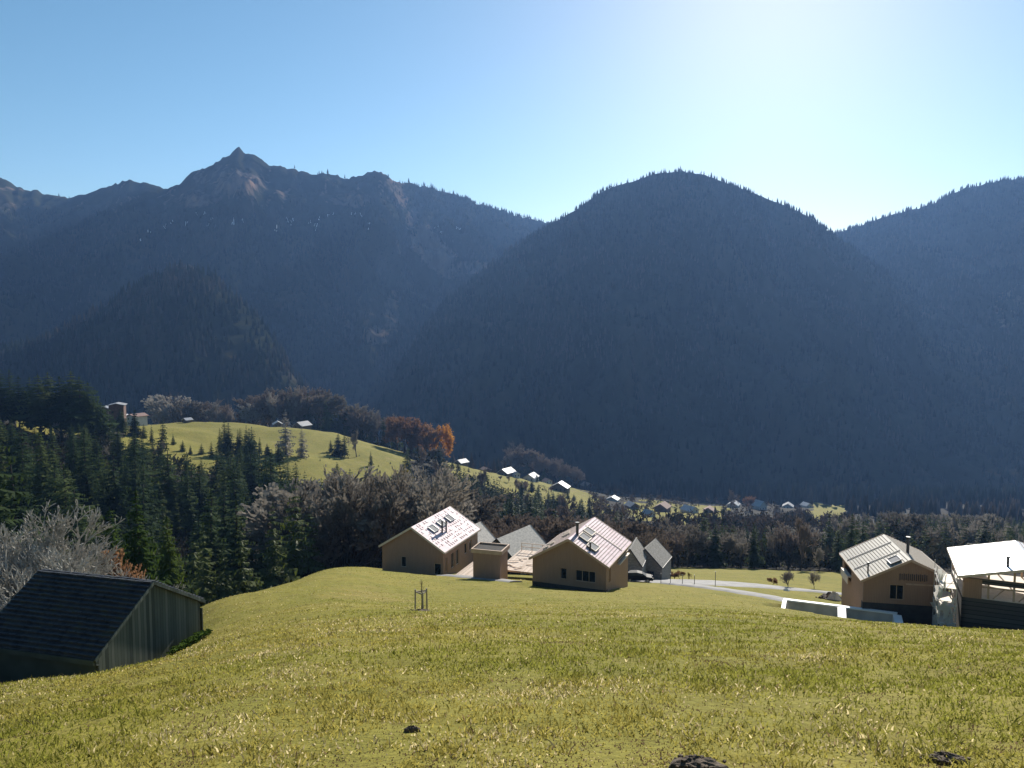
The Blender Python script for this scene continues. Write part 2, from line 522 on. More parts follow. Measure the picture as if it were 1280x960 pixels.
# ------------------------------------------------------------------ mountains
def mountain_material(name, forest, rock):
    m = bpy.data.materials.new(name)
    nt, N, L = nodes_of(m)
    out = N.new('ShaderNodeOutputMaterial'); b = N.new('ShaderNodeBsdfPrincipled'); L.new(b.outputs[0], out.inputs[0])
    b.inputs['Roughness'].default_value = 1; b.inputs['Specular IOR Level'].default_value = 0
    n1 = noise(nt, .012, 6, .65, stretch=(1, 1, .35))
    c1 = ramp(nt, n1, forest, [.32 + .36 * i / (len(forest) - 1) for i in range(len(forest))])
    n2 = noise(nt, .03, 5, .6, stretch=(1.2, 1.2, .4))
    c2 = ramp(nt, n2, rock, [.3 + .4 * i / (len(rock) - 1) for i in range(len(rock))])
    a = N.new('ShaderNodeAttribute'); a.attribute_name = 'rock'
    ad = N.new('ShaderNodeMath'); ad.operation = 'ADD'
    n3 = noise(nt, .05, 5, .65)
    L.new(a.outputs['Fac'], ad.inputs[0]); L.new(n3, ad.inputs[1])
    mr = N.new('ShaderNodeMapRange'); mr.inputs[1].default_value = .95; mr.inputs[2].default_value = 1.12
    L.new(ad.outputs[0], mr.inputs[0])
    x = N.new('ShaderNodeMix'); x.data_type = 'RGBA'
    L.new(mr.outputs[0], x.inputs[0]); L.new(c1, x.inputs[6]); L.new(c2, x.inputs[7])
    L.new(x.outputs[2], b.inputs['Base Color'])
    return m


def tree_cones(name, V, Fq, dens, mat, hmin, hmax, seed=1, tintf=None):
    """conifers of a far-off wood: V,Fq quads; dens = trees per m2 for each quad"""
    g = np.random.default_rng(seed)
    a = V[Fq[:, 0]]; b = V[Fq[:, 1]]; c = V[Fq[:, 2]]; d = V[Fq[:, 3]]
    area = np.linalg.norm(np.cross(c - a, d - b), axis=1) / 2
    n = g.poisson(area * dens)
    idx = np.repeat(np.arange(len(Fq)), n)
    r1 = g.random(len(idx))[:, None]; r2 = g.random(len(idx))[:, None]
    p = (a[idx] * (1 - r1) + b[idx] * r1) * (1 - r2) + (d[idx] * (1 - r1) + c[idx] * r1) * r2
    K = len(p)
    h = g.uniform(hmin, hmax, K) * (0.75 + 0.5 * fbm(p[:, 0] / 60, p[:, 1] / 60, seed, 3)); rad = h * g.uniform(.13, .2, K)
    ns = 5
    ang = g.random(K)[:, None] * 6.28 + np.arange(ns) * (2 * math.pi / ns)
    rr = rad[:, None] * g.uniform(.6, 1.3, (K, ns))
    ring = np.stack([p[:, 0:1] + rr * np.cos(ang), p[:, 1:2] + rr * np.sin(ang), p[:, 2:3] + h[:, None] * g.uniform(.02, .2, (K, ns))], -1)
    rr2 = rr * g.uniform(.45, .7, (K, ns)); ang2 = ang + .6
    ring2 = np.stack([p[:, 0:1] + rr2 * np.cos(ang2), p[:, 1:2] + rr2 * np.sin(ang2), p[:, 2:3] + h[:, None] * g.uniform(.4, .6, (K, ns))], -1)
    apex = p + np.stack([g.normal(0, .2, K), g.normal(0, .2, K), h], -1)
    vs = np.concatenate([ring, ring2, apex[:, None]], 1).reshape(-1, 3)
    base = np.arange(K)[:, None] * (2 * ns + 1)
    k = np.arange(ns); k2 = (k + 1) % ns
    f1 = np.stack([base + k, base + k2, base + ns + k], -1)
    f2 = np.stack([base + k2, base + ns + k2, base + ns + k], -1)
    f3 = np.stack([base + ns + k, base + ns + k2, np.broadcast_to(base + 2 * ns, (K, ns))], -1)
    f = np.concatenate([f1, f2, f3], 1).reshape(-1, 3)
    tb_ = 0.
    if tintf is not None:
        pq = proj(p); tb_ = tintf(pq[:, 0], pq[:, 1], p)
    tint = np.repeat(np.clip(tb_ + g.normal(.5, .2, K) + (fbm(p[:, 0] / 110, (p[:, 1] + p[:, 2]) / 110, seed + 5, 4) - .5) * 1.4, 0, 1), 2 * ns + 1)
    o = link(name, np_mesh(name, vs, f, mat, attr={'tint': tint}))
    return tag(o, kind='stuff')


def broad_cluster(name, p, h, rad, mat, nt_, seed, tint):
    """far broadleaf crowns: loose clouds of small faces"""
    g = np.random.default_rng(seed); K = len(p)
    d = g.normal(0, 1, (K, nt_, 3)); d /= np.linalg.norm(d, axis=2)[..., None]
    d *= g.random((K, nt_, 1)) ** .45
    c = p[:, None] + d * np.stack([rad, rad, h * .5], -1)[:, None] + np.stack([0 * h, 0 * h, h * .5], -1)[:, None]
    s = (h * .12)[:, None, None] * g.uniform(.5, 1.3, (K, nt_, 1))
    u = g.normal(0, 1, (K, nt_, 3)); v = g.normal(0, 1, (K, nt_, 3)); v[..., 2] = np.abs(v[..., 2]) + .6
    V = np.stack([c - u * s * .5, c + u * s * .5, c + v * s], 2).reshape(-1, 3)
    tt = np.repeat(np.clip(tint[:, None] + g.normal(0, .12, (K, nt_)), 0, 1).ravel(), 3)
    return tag(link(name, np_mesh(name, V, np.arange(len(V)).reshape(-1, 3), mat, attr={'tint': tt})), kind='stuff')


def tinted(name, cols, transl=.15):
    m = bpy.data.materials.new(name)
    nt, N, L = nodes_of(m)
    out = N.new('ShaderNodeOutputMaterial'); a = N.new('ShaderNodeAttribute'); a.attribute_name = 'tint'
    c = ramp(nt, a.outputs['Fac'], cols)
    d = N.new('ShaderNodeBsdfDiffuse'); t = N.new('ShaderNodeBsdfTranslucent'); s = N.new('ShaderNodeMixShader'); s.inputs[0].default_value = transl
    L.new(c, d.inputs[0]); L.new(c, t.inputs[0]); L.new(d.outputs[0], s.inputs[1]); L.new(t.outputs[0], s.inputs[2]); L.new(s.outputs[0], out.inputs[0])
    return m


M_FARWOOD = tinted('far_conifers', [(.009, .014, .011), (.017, .026, .018), (.030, .034, .025), (.055, .048, .038)])
M_MOUNT = mountain_material('mountain_slope', [(.016, .020, .014), (.030, .033, .022), (.055, .046, .032)], [(.065, .055, .047), (.12, .096, .08), (.22, .135, .09)])


def mountain(name, ridge, base, cols, rows, amp, seed, prof=1.0, rib=90., back=700., rockf=None, dens=0.0, h=(14, 24), treef=None, jag=0., tintf=None):
    ridge = np.array(ridge, float); base = np.array(base, float)
    px = np.linspace(ridge[0, 0], ridge[-1, 0], cols)
    ry = np.interp(px, ridge[:, 0], ridge[:, 1]); rY = np.interp(px, ridge[:, 0], ridge[:, 2])
    by = np.interp(px, base[:, 0], base[:, 1]); bY = np.interp(px, base[:, 0], base[:, 2])
    ry = ry + jag * ((fbm(px / 9, px * 0, seed + 2, 4, ridged=True) - .5) * 6 + (fbm(px / 26, px * 0, seed + 4, 2) - .5) * 4)
    for _ in range(6):
        rY[1:-1] = (rY[:-2] + 2 * rY[1:-1] + rY[2:]) / 4
    top = np.array([P(a, b, c) for a, b, c in zip(px, ry, rY)]); bot = np.array([P(a, b, c) for a, b, c in zip(px, by, bY)])
    s = np.linspace(0, 1, rows)[:, None]
    X = bot[:, 0] * (1 - s) + top[:, 0] * s; Y = bot[:, 1] * (1 - s) + top[:, 1] * s
    Z = bot[:, 2] + (top[:, 2] - bot[:, 2]) * s ** prof
    e = np.sin(np.pi * np.clip(s, 0, 1) ** .8) ** .7
    L_ = np.broadcast_to(X, Y.shape)
    n = fbm(L_ / rib + (fbm(L_ / 160, Y / 160, seed + 3, 3) - .5) * 2.2, Y / (rib * 5), seed, 5, ridged=True) - .5
    n2 = fbm(L_ / 35, Y / 50, seed + 9, 4) - .5
    Z = Z + e * (n * amp + n2 * amp * .35)
    Y = Y - e * n * amp * .9
    # the far side
    sb = np.linspace(0, 1, 8)[1:, None]
    dx = top[:, 0] / top[:, 1]
    Yb = top[:, 1] + sb * back; Xb = top[:, 0] + dx * sb * back; Zb = top[:, 2] - sb * back * .7
    X = np.concatenate([np.broadcast_to(X, Y.shape), Xb]); Y = np.concatenate([Y, Yb]); Z = np.concatenate([Z, Zb])
    V = np.stack([X, Y, Z], -1).reshape(-1, 3)
    nr = rows + 7
    vid = np.arange(nr * cols).reshape(nr, cols)
    fq = np.stack([vid[:-1, :-1], vid[:-1, 1:], vid[1:, 1:], vid[1:, :-1]], -1).reshape(-1, 4)
    pp = proj(V)
    rk = rockf(pp[:, 0], pp[:, 1], V) if rockf else np.zeros(len(V))
    o = tag(link(name, np_mesh(name, V, fq, M_MOUNT, smooth=True, attr={'rock': rk})), kind='structure')
    if dens:
        sel = fq[:(rows + 0) * (cols - 1)]
        ctr = V[sel].mean(1); pc = proj(ctr)
        dd = np.full(len(sel), dens)
        if treef:
            dd = dd * treef(pc[:, 0], pc[:, 1], ctr)
        tree_cones('mountain_forest', V, sel, dd, M_FARWOOD, h[0], h[1], seed=seed, tintf=tintf)
    return o, V, fq


def blob(px, py, c, r):
    return np.clip(1.4 - np.hypot((px - c[0]) / r[0], (py - c[1]) / r[1]), 0, 1)


ROCKS = [((530, 300), (22, 22)), ((548, 320), (26, 18)), ((590, 335), (36, 12)), ((515, 275), (12, 18)), ((560, 340), (22, 12)),
         ((490, 390), (14, 34)), ((470, 420), (26, 16)), ((300, 230), (50, 26)), ((250, 250), (40, 14)), ((440, 250), (40, 14)), ((500, 250), (18, 20)),
         ((435, 405), (8, 10)), ((230, 335), (16, 8))]


def rock1(px, py, V):
    r = np.zeros(len(px))
    for k, (c, rr) in enumerate(ROCKS):
        r = np.maximum(r, blob(px, py, c, rr) * (.62 if k in (7, 8, 9, 10) else (.95 if k < 2 else .72)))
    return np.maximum(r, .62 * gullies(px, py, V))


def gullies(px, py, V):
    n = fbm(V[:, 0] / 45, V[:, 2] / 240, 71, 4, ridged=True)
    return np.clip((n - .62) * 4, 0, 1) * np.clip((330 - py) / 90, 0, 1) * np.clip((py - 190) / 20, 0, 1)


def trees1(px, py, V):
    lo = np.clip((py - (235 + 40 * (fbm(px / 60, py / 60, 4, 3) - .5) * 2)) / 70, 0.06, 1)
    lo = np.where(px > 490, np.maximum(lo, .75), lo)
    lo = lo * np.where((px < 360) & (py < 262), 0, 1)
    r = rock1(px, py, V)
    return lo * np.clip(1.15 - 1.5 * r, .1, 1) * np.clip(.4 + 1.2 * fbm(V[:, 0] / 120, V[:, 2] / 90, 8, 3), 0, 1.2)


massif, MV, MF = mountain('mountain', [(-700, 300, 2300), (-420, 230, 2300), (-200, 250, 2300), (-60, 200, 2250), (0, 221, 2250), (30, 236, 2300), (85, 248, 2350), (120, 238, 2300), (163, 223, 2250),
    (185, 229, 2250), (200, 234, 2250), (225, 231, 2220), (240, 214, 2200), (265, 208, 2180), (275, 201, 2170), (286, 194, 2160), (292, 187, 2150), (299, 184, 2150), (306, 190, 2150), (318, 194, 2160), (335, 204, 2180), (370, 212, 2200), (400, 217, 2220), (422, 217, 2250),
    (430, 223, 2260), (452, 219, 2250), (470, 214, 2250), (485, 221, 2270), (500, 228, 2350), (515, 230, 2450), (560, 240, 2550), (600, 255, 2600), (640, 266, 2650), (690, 279, 2700), (760, 300, 2700), (900, 340, 2700)],
    [(-700, 560, 1250), (300, 555, 1250), (450, 560, 1300), (520, 560, 1380), (600, 520, 1500), (760, 430, 1700), (900, 430, 1700)],
    560, 190, 190, 21, prof=1.08, rib=170., jag=1., rockf=rock1, tintf=lambda px, py, V: .45 * np.maximum(np.maximum(blob(px, py, (490, 400), (30, 60)), blob(px, py, (550, 320), (60, 36))), np.maximum(blob(px, py, (440, 410), (18, 26)), .6 * blob(px, py, (200, 340), (60, 30)))), dens=.0105, h=(9, 15), treef=trees1)  # ravine trees tinted lighter: sunlit edges and backlit crowns put into the colour
mountain('mountain', [(-700, 480, 1150), (-300, 470, 1150), (-100, 455, 1180), (0, 440, 1180), (60, 424, 1200), (110, 398, 1220), (160, 364, 1240), (200, 345, 1240), (230, 334, 1240), (262, 346, 1220), (290, 368, 1200),
    (325, 400, 1170), (350, 440, 1130), (366, 470, 1110), (385, 495, 1080), (420, 535, 1050)],
    [(-700, 560, 880), (0, 545, 880), (300, 545, 900), (420, 560, 930)],
    260, 100, 60, 33, prof=.95, rib=80., jag=.6, tintf=lambda px, py, V: .5 * np.clip(1 - np.abs(py - np.interp(px, [120, 230, 330, 370], [400, 350, 415, 490])) / 40, 0, 1) * (fbm(V[:, 0] / 25, V[:, 2] / 40, 5, 3) > .45), dens=.014, h=(11, 19), back=500.,  # crest trees tinted lighter, the sunlit rim painted into their colour
    treef=lambda px, py, V: np.clip(.25 + 1.6 * fbm(V[:, 0] / 70, V[:, 2] / 60, 12, 3) - .3, .12, 1.2))
mountain('mountain', [(425, 575, 1150), (450, 545, 1200), (475, 505, 1280), (500, 455, 1380), (530, 408, 1480), (560, 374, 1560), (600, 342, 1640), (640, 311, 1700), (690, 279, 1760), (705, 270, 1770), (720, 262, 1780), (750, 241, 1800), (770, 232, 1800), (790, 227, 1800), (820, 217, 1800),
    (850, 214, 1800), (880, 218, 1800), (910, 230, 1800), (940, 241, 1800), (975, 254, 1800), (1000, 265, 1800), (1015, 273, 1790), (1025, 281, 1780), (1034, 289, 1770), (1060, 305, 1760), (1100, 335, 1720), (1150, 370, 1680), (1200, 400, 1640), (1300, 440, 1600), (1450, 480, 1560), (1700, 520, 1500), (2000, 560, 1500)],
    [(425, 600, 980), (600, 612, 980), (800, 628, 980), (1280, 640, 980), (2000, 640, 980)],
    620, 180, 95, 57, prof=1.05, rib=120., jag=.35, tintf=lambda px, py, V: (fbm(V[:, 0] / 60, V[:, 2] / 260, 14, 4) - .5) * 1.1, dens=.0145, h=(9, 15),
    treef=lambda px, py, V: np.clip(.35 + 1.5 * fbm(V[:, 0] / 90, V[:, 2] / 80, 15, 3) - .1, .3, 1.2) * np.clip(1.5 - 2.2 * np.clip(fbm(V[:, 0] / 38, V[:, 2] / 330, 77, 4, ridged=True) - .60, 0, 1) * 4, .3, 1) * np.where(blob(px, py, (1072, 478), (16, 9)) > .6, .1, 1))
mountain('mountain', [(900, 350, 2300), (980, 315, 2300), (1020, 296, 2300), (1050, 289, 2300), (1080, 281, 2300), (1100, 273, 2290), (1120, 267, 2280), (1150, 259, 2270), (1170, 252, 2260), (1190, 240, 2250), (1220, 232, 2240), (1250, 226, 2230), (1280, 224, 2230), (1330, 214, 2230), (1400, 222, 2250), (1600, 260, 2300), (2000, 300, 2300)],
    [(900, 600, 1250), (2000, 600, 1250)],
    360, 150, 150, 83, prof=1.05, rib=130., jag=.6, tintf=lambda px, py, V: (fbm(V[:, 0] / 60, V[:, 2] / 260, 24, 4) - .5) * 1.1, dens=.0105, h=(9, 16), rockf=lambda px, py, V: .45 * blob(px, py, (1260, 380), (40, 60)),
    treef=lambda px, py, V: np.clip(.3 + 1.5 * fbm(V[:, 0] / 100, V[:, 2] / 90, 19, 3), .2, 1.2))

# snow left in the gullies under the peaks
bvh = BVHTree.FromPolygons([tuple(q) for q in MV], [tuple(int(i) for i in q) for q in MF])
M_SNOW = simple('old_snow', [(.75, .78, .82), (.85, .87, .9)], .1, .6)
sn = MB()
g = random.Random(5)
streaks = [(175, 300, 3, 2), (188, 290, 5, 3), (207, 284, 10, 4), (215, 279, 6, 4), (232, 281, 4, 6), (249, 267, 14, 3), (266, 276, 6, 5), (262, 282, 4, 4), (292, 278, 4, 9), (303, 277, 2, 5), (346, 287, 5, 9), (358, 276, 4, 7), (366, 276, 3, 8), (397, 285, 3, 11),
           (360, 280, 8, 3), (414, 270, 10, 3), (442, 269, 6, 5), (450, 270, 4, 5), (462, 284, 4, 9), (575, 285, 5, 3), (572, 286, 3, 3), (546, 284, 4, 3), (551, 290, 5, 3), (398, 275, 3, 6), (388, 278, 3, 4)]
fine = []
for (px, py, w, h_) in streaks:
    if w > h_:
        for k in range(max(2, int(w / 3))):
            fine.append((px - w / 2 + w * g.random(), py + g.uniform(-2, 2), 1.6, g.uniform(1.8, 4)))
    else:
        fine.append((px, py, w * .7, h_)); fine.append((px + g.uniform(-3, 3), py + g.uniform(-3, 3), 1.4, h_ * g.uniform(.3, .6)))
for (px, py, w, h_) in fine:
    lean = g.uniform(-.6, .6)
    for k in range(4):
        t0 = k / 4; t1 = (k + 1) / 4
        ww = w * (.5 if h_ >= w else .9) * (.12 + .35 * g.random()); w = min(w, 8); h_ = min(h_, 9)
        cs = []
        for (tt, sg) in ((t0, -1), (t0, 1), (t1, 1), (t1, -1)):
            if h_ >= w:
                qx = px + lean * h_ * tt + sg * ww * .42; qy = py - h_ / 2 + h_ * tt
            else:
                qx = px - w / 2 + w * tt; qy = py + lean * 3 * tt + sg * .45
            d = Vector(P(qx, qy, 1000.)).normalized()
            hit = bvh.ray_cast(Vector((0, 0, 0)), d)
            if hit[0] is not None:
                cs.append(hit[0] - d * 9 + Vector((0, 0, 3)))
        if len(cs) == 4 and max(abs(cs[0].y - c.y) for c in cs) < 60:
            (g.random() < .8) and sn.slab(cs[0], cs[1], cs[2], cs[3], 1.0)
tag(sn.build('snow', M_SNOW), kind='stuff')
# ------------------------------------------------------------------ building materials
M_LARCH = planks('larch_boards', [(.31, .185, .12), (.38, .235, .155), (.35, .21, .138), (.45, .285, .195)], .16, 'XY', .7, .05, var=.3, bump=.3)
M_LARCH_B = planks('larch_boards_pale', [(.42, .29, .20), (.52, .37, .255), (.60, .44, .32)], .22, 'Z', .7, .05, var=.3, bump=.3)
M_TRIM = simple('planed_timber', [(.46, .31, .21), (.58, .41, .29)], 2, .6)
M_TRIM_PALE = simple('pale_timber', [(.62, .50, .38), (.75, .63, .50)], 2, .6)
M_FOIL = simple('roof_underlay_foil', [(.54, .37, .40), (.64, .48, .51), (.72, .57, .60)], 1.2, .62, .1, spec=.15)
M_FOIL_W = simple('white_roof_foil', [(.80, .80, .82), (.88, .88, .9)], .8, .38, .05, spec=.6)
M_GREYROOF = planks('grey_roof_sheet', [(.36, .37, .38), (.46, .47, .48), (.55, .56, .57)], .42, 'Y', .5, .08, (.22, .2, .2), var=.4)
M_BATTEN = simple('roof_battens', [(.24, .19, .16), (.38, .31, .26)], 3, .8)
M_BATTEN_P = simple('fresh_roof_battens', [(.36, .30, .23), (.45, .38, .30)], 3, .8)
M_BEIGE = simple('beige_underlay', [(.27, .245, .20), (.34, .31, .255)], .7, .55, .05)
M_SHINGLE = simple('weathered_shingles', [(.36, .33, .29), (.48, .44, .385), (.60, .55, .48)], 2.2, .8, .6, stretch=(1, 1, 2.5), bscale=6)
M_SHINGLE_D = simple('dark_weathered_shingles', [(.17, .155, .135), (.25, .23, .20), (.33, .305, .27)], 2.2, .85, .6, stretch=(1, 1, 2.5), bscale=6)
M_PLINTH_SHADE = simple('foundation_shade', [(.035, .033, .032), (.06, .056, .052)], 1.5, .9)  # foundation tone darkened to hold the shade at the house foot
M_METAL = simple('dark_sheet_metal', [(.05, .05, .055), (.08, .08, .085)], 2, .45, metallic=.4)
M_GLASS = simple('dark_glass', [(.012, .015, .02)], 1, .08, spec=.6)
M_SKYLIGHT = simple('skylight_glass', [(.16, .16, .17), (.22, .22, .23)], 1, .7, spec=.1)
M_DARK = simple('dark_opening', [(.02, .016, .014), (.035, .03, .026)], 1, .9)
M_BARN = planks('weathered_barn_boards', [(.055, .068, .058), (.085, .102, .088), (.115, .132, .112), (.155, .168, .145)], .17, 'X', .85, .08, var=.62)
M_BARNROOF = simple('dark_roof_tiles', [(.016, .019, .025), (.030, .034, .044), (.048, .050, .055), (.05, .055, .042)], 2.4, .6, .5, bscale=7)
M_CONC = simple('pale_concrete', [(.44, .40, .37), (.56, .51, .47), (.66, .61, .56)], .7, .75, .15)
M_WHITE = simple('white_insulation', [(.80, .80, .80), (.88, .88, .88)], .8, .6)
M_OLDLOG = planks('dark_horizontal_timber', [(.05, .045, .038), (.085, .075, .062), (.12, .105, .085)], .42, 'Z', .85, .16, var=.6)
M_PLASTER = simple('pale_plaster', [(.55, .53, .50), (.66, .64, .6)], .6, .85)
M_SOIL = simple('dark_soil', [(.05, .035, .024), (.09, .064, .044), (.14, .105, .072)], 9, .95, 1.0, bscale=18)
M_DECK = planks('deck_boards', [(.46, .34, .25), (.56, .43, .33), (.66, .52, .41)], .2, 'X', .7, .08, var=.6)


def roof_fn(W, he, rise, af=.5, dr=0.):
    def f(x):
        return he + rise * x / (af * W) if x <= af * W else he + dr + (rise - dr) * (W - x) / ((1 - af) * W)
    return f


def wall_panel(mb, M, a0, a1, z0, top, holes, brk=(), th=.22, mi=0):
    cuts = sorted({a0, a1, *[b for b in brk if a0 < b < a1], *[q for h in holes for q in h[:2]]})
    for a, b in zip(cuts[:-1], cuts[1:]):
        hs = sorted([h for h in holes if h[0] <= a + 1e-6 and h[1] >= b - 1e-6], key=lambda h: h[2])
        z = z0
        for h in hs:
            if h[2] > z + 1e-4:
                mb.add([M(a, z, 0), M(b, z, 0), M(b, h[2], 0), M(a, h[2], 0)], [(0, 1, 2, 3)], mi)
            z = h[3]
        mb.add([M(a, z, 0), M(b, z, 0), M(b, top(b), 0), M(a, top(a), 0)], [(0, 1, 2, 3)], mi)
    for (a, b, c, d) in [h[:4] for h in holes]:
        q = [(a, c), (b, c), (b, d), (a, d)]
        for i in range(4):
            p0, p1 = q[i], q[(i + 1) % 4]
            mb.add([M(*p0, 0), M(*p1, 0), M(*p1, th), M(*p0, th)], [(0, 1, 2, 3)], mi)


def window(M, h, parent, name='window', frame_mat=None, pane_mat=None, mull=0, label=None):
    """a frame set back in its opening with a pane as sub-part"""
    a, b, c, d = h[:4]
    mb = MB(); fw = .07; y0 = .10
    def bx(a0, a1, c0, c1, d0, d1):
        v = [M(x, z, y) for y in (d0, d1) for z in (c0, c1) for x in (a0, a1)]
        mb.add(v, [(0, 1, 3, 2), (4, 6, 7, 5), (0, 4, 5, 1), (2, 3, 7, 6), (0, 2, 6, 4), (1, 5, 7, 3)])
    e = .004
    bx(a + e, b - e, c + e, c + fw, y0, y0 + .07); bx(a + e, b - e, d - fw, d - e, y0, y0 + .07)
    bx(a + e, a + fw, c + fw, d - fw, y0, y0 + .07); bx(b - fw, b - e, c + fw, d - fw, y0, y0 + .07)
    for k in range(mull):
        x = a + (b - a) * (k + 1) / (mull + 1); bx(x - .03, x + .03, c + fw, d - fw, y0 + .003, y0 + .06)
    o = mb.build(name, frame_mat or M_TRIM, parent)
    if label: o['label'] = label
    mb2 = MB()
    v = [M(x, z, y) for y in (y0 + .03, y0 + .045) for z in (c + fw, d - fw) for x in (a + fw, b - fw)]
    mb2.add(v, [(0, 1, 3, 2), (4, 6, 7, 5), (0, 4, 5, 1), (2, 3, 7, 6), (0, 2, 6, 4), (1, 5, 7, 3)])
    mb2.build('pane', pane_mat or M_GLASS, o)
    return o


def gable_house(name, label, loc, yaw, W, L, he, rise, af=.5, dr=0., og=.3, oe=.35, rt=.24, wall_mat=None, roof_mats=None, trim=None, base=-5.0,
                front=(), right=(), left=(), group=None, cat='house', shade_plinth=None, batten=None, battens=(True, True)):
    """origin = front left corner of the roof's plan on the ground; x along the gable, y into depth"""
    e = empty(name, loc, yaw, label, cat, group)
    top = roof_fn(W, he, rise, af, dr)
    und = lambda x: top(x) - rt - .01
    mb = MB()
    x0, x1, y0, y1 = oe, W - oe, og, L - og
    MF_ = lambda a, z, d: (a, y0 + d, z)
    MR_ = lambda a, z, d: (x1 - d, a, z)
    ML_ = lambda a, z, d: (x0 + d, a, z)
    MBk = lambda a, z, d: (a, y1 - d, z)
    ap = af * W
    wall_panel(mb, MF_, x0, x1, base, und, front, (ap,))
    wall_panel(mb, MBk, x0, x1, base, und, (), (ap,))
    wall_panel(mb, MR_, y0, y1, base, lambda a: und(x1), right)
    wall_panel(mb, ML_, y0, y1, base, lambda a: und(x0), left)
    mb.add([(x0 + .25, y0 + .25, base + 1.25), (x1 - .25, y0 + .25, base + 1.25), (x1 - .25, y1 - .25, base + 1.25), (x0 + .25, y1 - .25, base + 1.25)], [(0, 1, 2, 3)])
    mb.build('wall', wall_mat or M_LARCH, e)
    for hs, M in ((front, MF_), (right, MR_), (left, ML_)):
        for h in hs:
            kind = h[4] if len(h) > 4 else 'window'
            if kind == 'window':
                window(M, h, e, 'window', trim or M_TRIM, mull=h[5] if len(h) > 5 else 0)
            elif kind == 'door':
                window(M, h, e, 'door', trim or M_TRIM, M_DARK)
    if shade_plinth is not None:
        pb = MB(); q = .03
        pb.box(((x0 + x1) / 2, y0 + .25, (base + shade_plinth) / 2), (x1 - x0 + 2 * q, .56, shade_plinth - base))  # dark band along the front, painted shade below the boards
        pb.build('foundation_shade_band', M_PLINTH_SHADE, e)
    rm = roof_mats or [M_FOIL, M_FOIL]
    rb = MB()
    t = rt
    rb.slab((0, 0, top(0)), (ap, 0, top(ap)), (ap, L, top(ap)), (0, L, top(0)), t, 0)
    rb.slab((ap, 0, top(ap)), (W, 0, top(W)), (W, L, top(W)), (ap, L, top(ap)), t, 1)
    roof = rb.build('roof', rm, e)
    tb = MB()
    for yy in (-.025, L + .025):
        for (xa, xb) in ((0, ap), (ap, W)):
            tb.bar((xa, yy, top(xa) - rt * .42), (xb, yy, top(xb) - rt * .42), .05, rt + .02)
    for xx in (-.03, W + .03):
        tb.bar((xx, 0, top(max(0, min(W, xx))) - .13), (xx, L, top(max(0, min(W, xx))) - .13), .05, .2)
    tb.build('roof_edge', trim or M_TRIM, roof)
    for side in (0, 1):
        if batten and battens[side]:
            bb = MB()
            xa, xb = ((0, ap), (W, ap))[side]
            sl = math.hypot(xb - xa, top(ap) - top(xa)); nb = int(sl / batten[0])
            for i in range(1, nb):
                k = i / nb; x = xa + (xb - xa) * k; z = top(x)
                bb.bar((x, .06, z + .028), (x, L - .06, z + .028), batten[1], .05)
            bb.build('roof_battens', batten[2], roof)
    return e, roof, top


def roof_item(top, roof, name, mat, x0, x1, y0, y1, h=.12, lift=.02, frame=None):
    """a flat panel lying on the roof slope"""
    mb = MB()
    mb.slab((x0, y0, top(x0) + lift + h), (x1, y0, top(x1) + lift + h), (x1, y1, top(x1) + lift + h), (x0, y1, top(x0) + lift + h), h)
    o = mb.build(name, mat, roof)
    if frame:
        fb = MB(); z = lift + h + .02
        for (a, b) in (((x0, y0), (x1, y0)), ((x1, y0), (x1, y1)), ((x1, y1), (x0, y1)), ((x0, y1), (x0, y0))):
            fb.bar((a[0], a[1], top(a[0]) + z), (b[0], b[1], top(b[0]) + z), .12, .08)
        fb.build('frame', frame, o)
    return o


def pipe(top, roof, name, mat, x, y, h, r, cap=True):
    mb = MB()
    mb.tube([(x, y, top(x) - .2), (x, y, top(x) + h)], r, 10)
    if cap:
        mb.tube([(x, y, top(x) + h - .02), (x, y, top(x) + h + .1)], r * 1.5, 10)
    return mb.build(name, mat, roof)


# ---- house with the gleaming roof
zb = -33.0
H1W, H1L = 9.8, 12.85
h1, r1, t1 = gable_house('timber_house', 'new timber house with gleaming pinkish white foil roof, two tall pipes and three skylights', (-18.14, 103.5, zb), -.338, H1W, H1L, 3.43, 3.0, shade_plinth=-.4,
    base=-4, front=[(3.2, 3.95, .75, 2.2), (8.1, 9.1, .2, 1.75)], right=[(1.1, 1.6, .3, 2.35, 'door'), (2.9, 4.0, .3, 2.4, 'window', 1), (4.5, 5.6, .3, 2.4, 'window', 1), (7.6, 8.5, 1.0, 2.5, 'window'), (9.4, 10.2, 1.0, 2.5, 'window')],
    roof_mats=[M_TRIM, M_FOIL], trim=M_TRIM_PALE, batten=(.42, .05, M_BATTEN), battens=(False, False))
ap = H1W / 2
# counter battens and their gaps on the foil
bb = MB(); g = random.Random(2)
for k in range(1, 20):
    yy = H1L * k / 20
    for j in range(9):
        if g.random() < .55:
            xa = ap + .15 + j * .52; xb = xa + g.uniform(.2, .42)
            bb.bar((xa, yy, t1(xa) + .025), (xb, yy, t1(xb) + .025), .05, .04)
for j in range(1, 10):
    x = ap + j * .5
    for k in range(14):
        if g.random() < .5:
            y = .3 + k * .88; bb.bar((x, y, t1(x) + .02), (x, y + g.uniform(.3, .7), t1(x) + .02), .05, .035)
bb.build('roof_battens', M_BATTEN_P, r1)['kind'] = 'stuff'
for (x, y) in ((6.1, 2.7), (6.0, 5.6), (5.95, 8.5)):
    roof_item(t1, r1, 'skylight', M_SKYLIGHT, x, x + 1.0, y, y + 1.5, .12, .03, M_GREYROOF)
for (x, y) in ((7.5, 4.3), (7.7, 5.2)):
    pipe(t1, r1, 'vent_pipe', M_METAL, x, y, 1.5, .12)

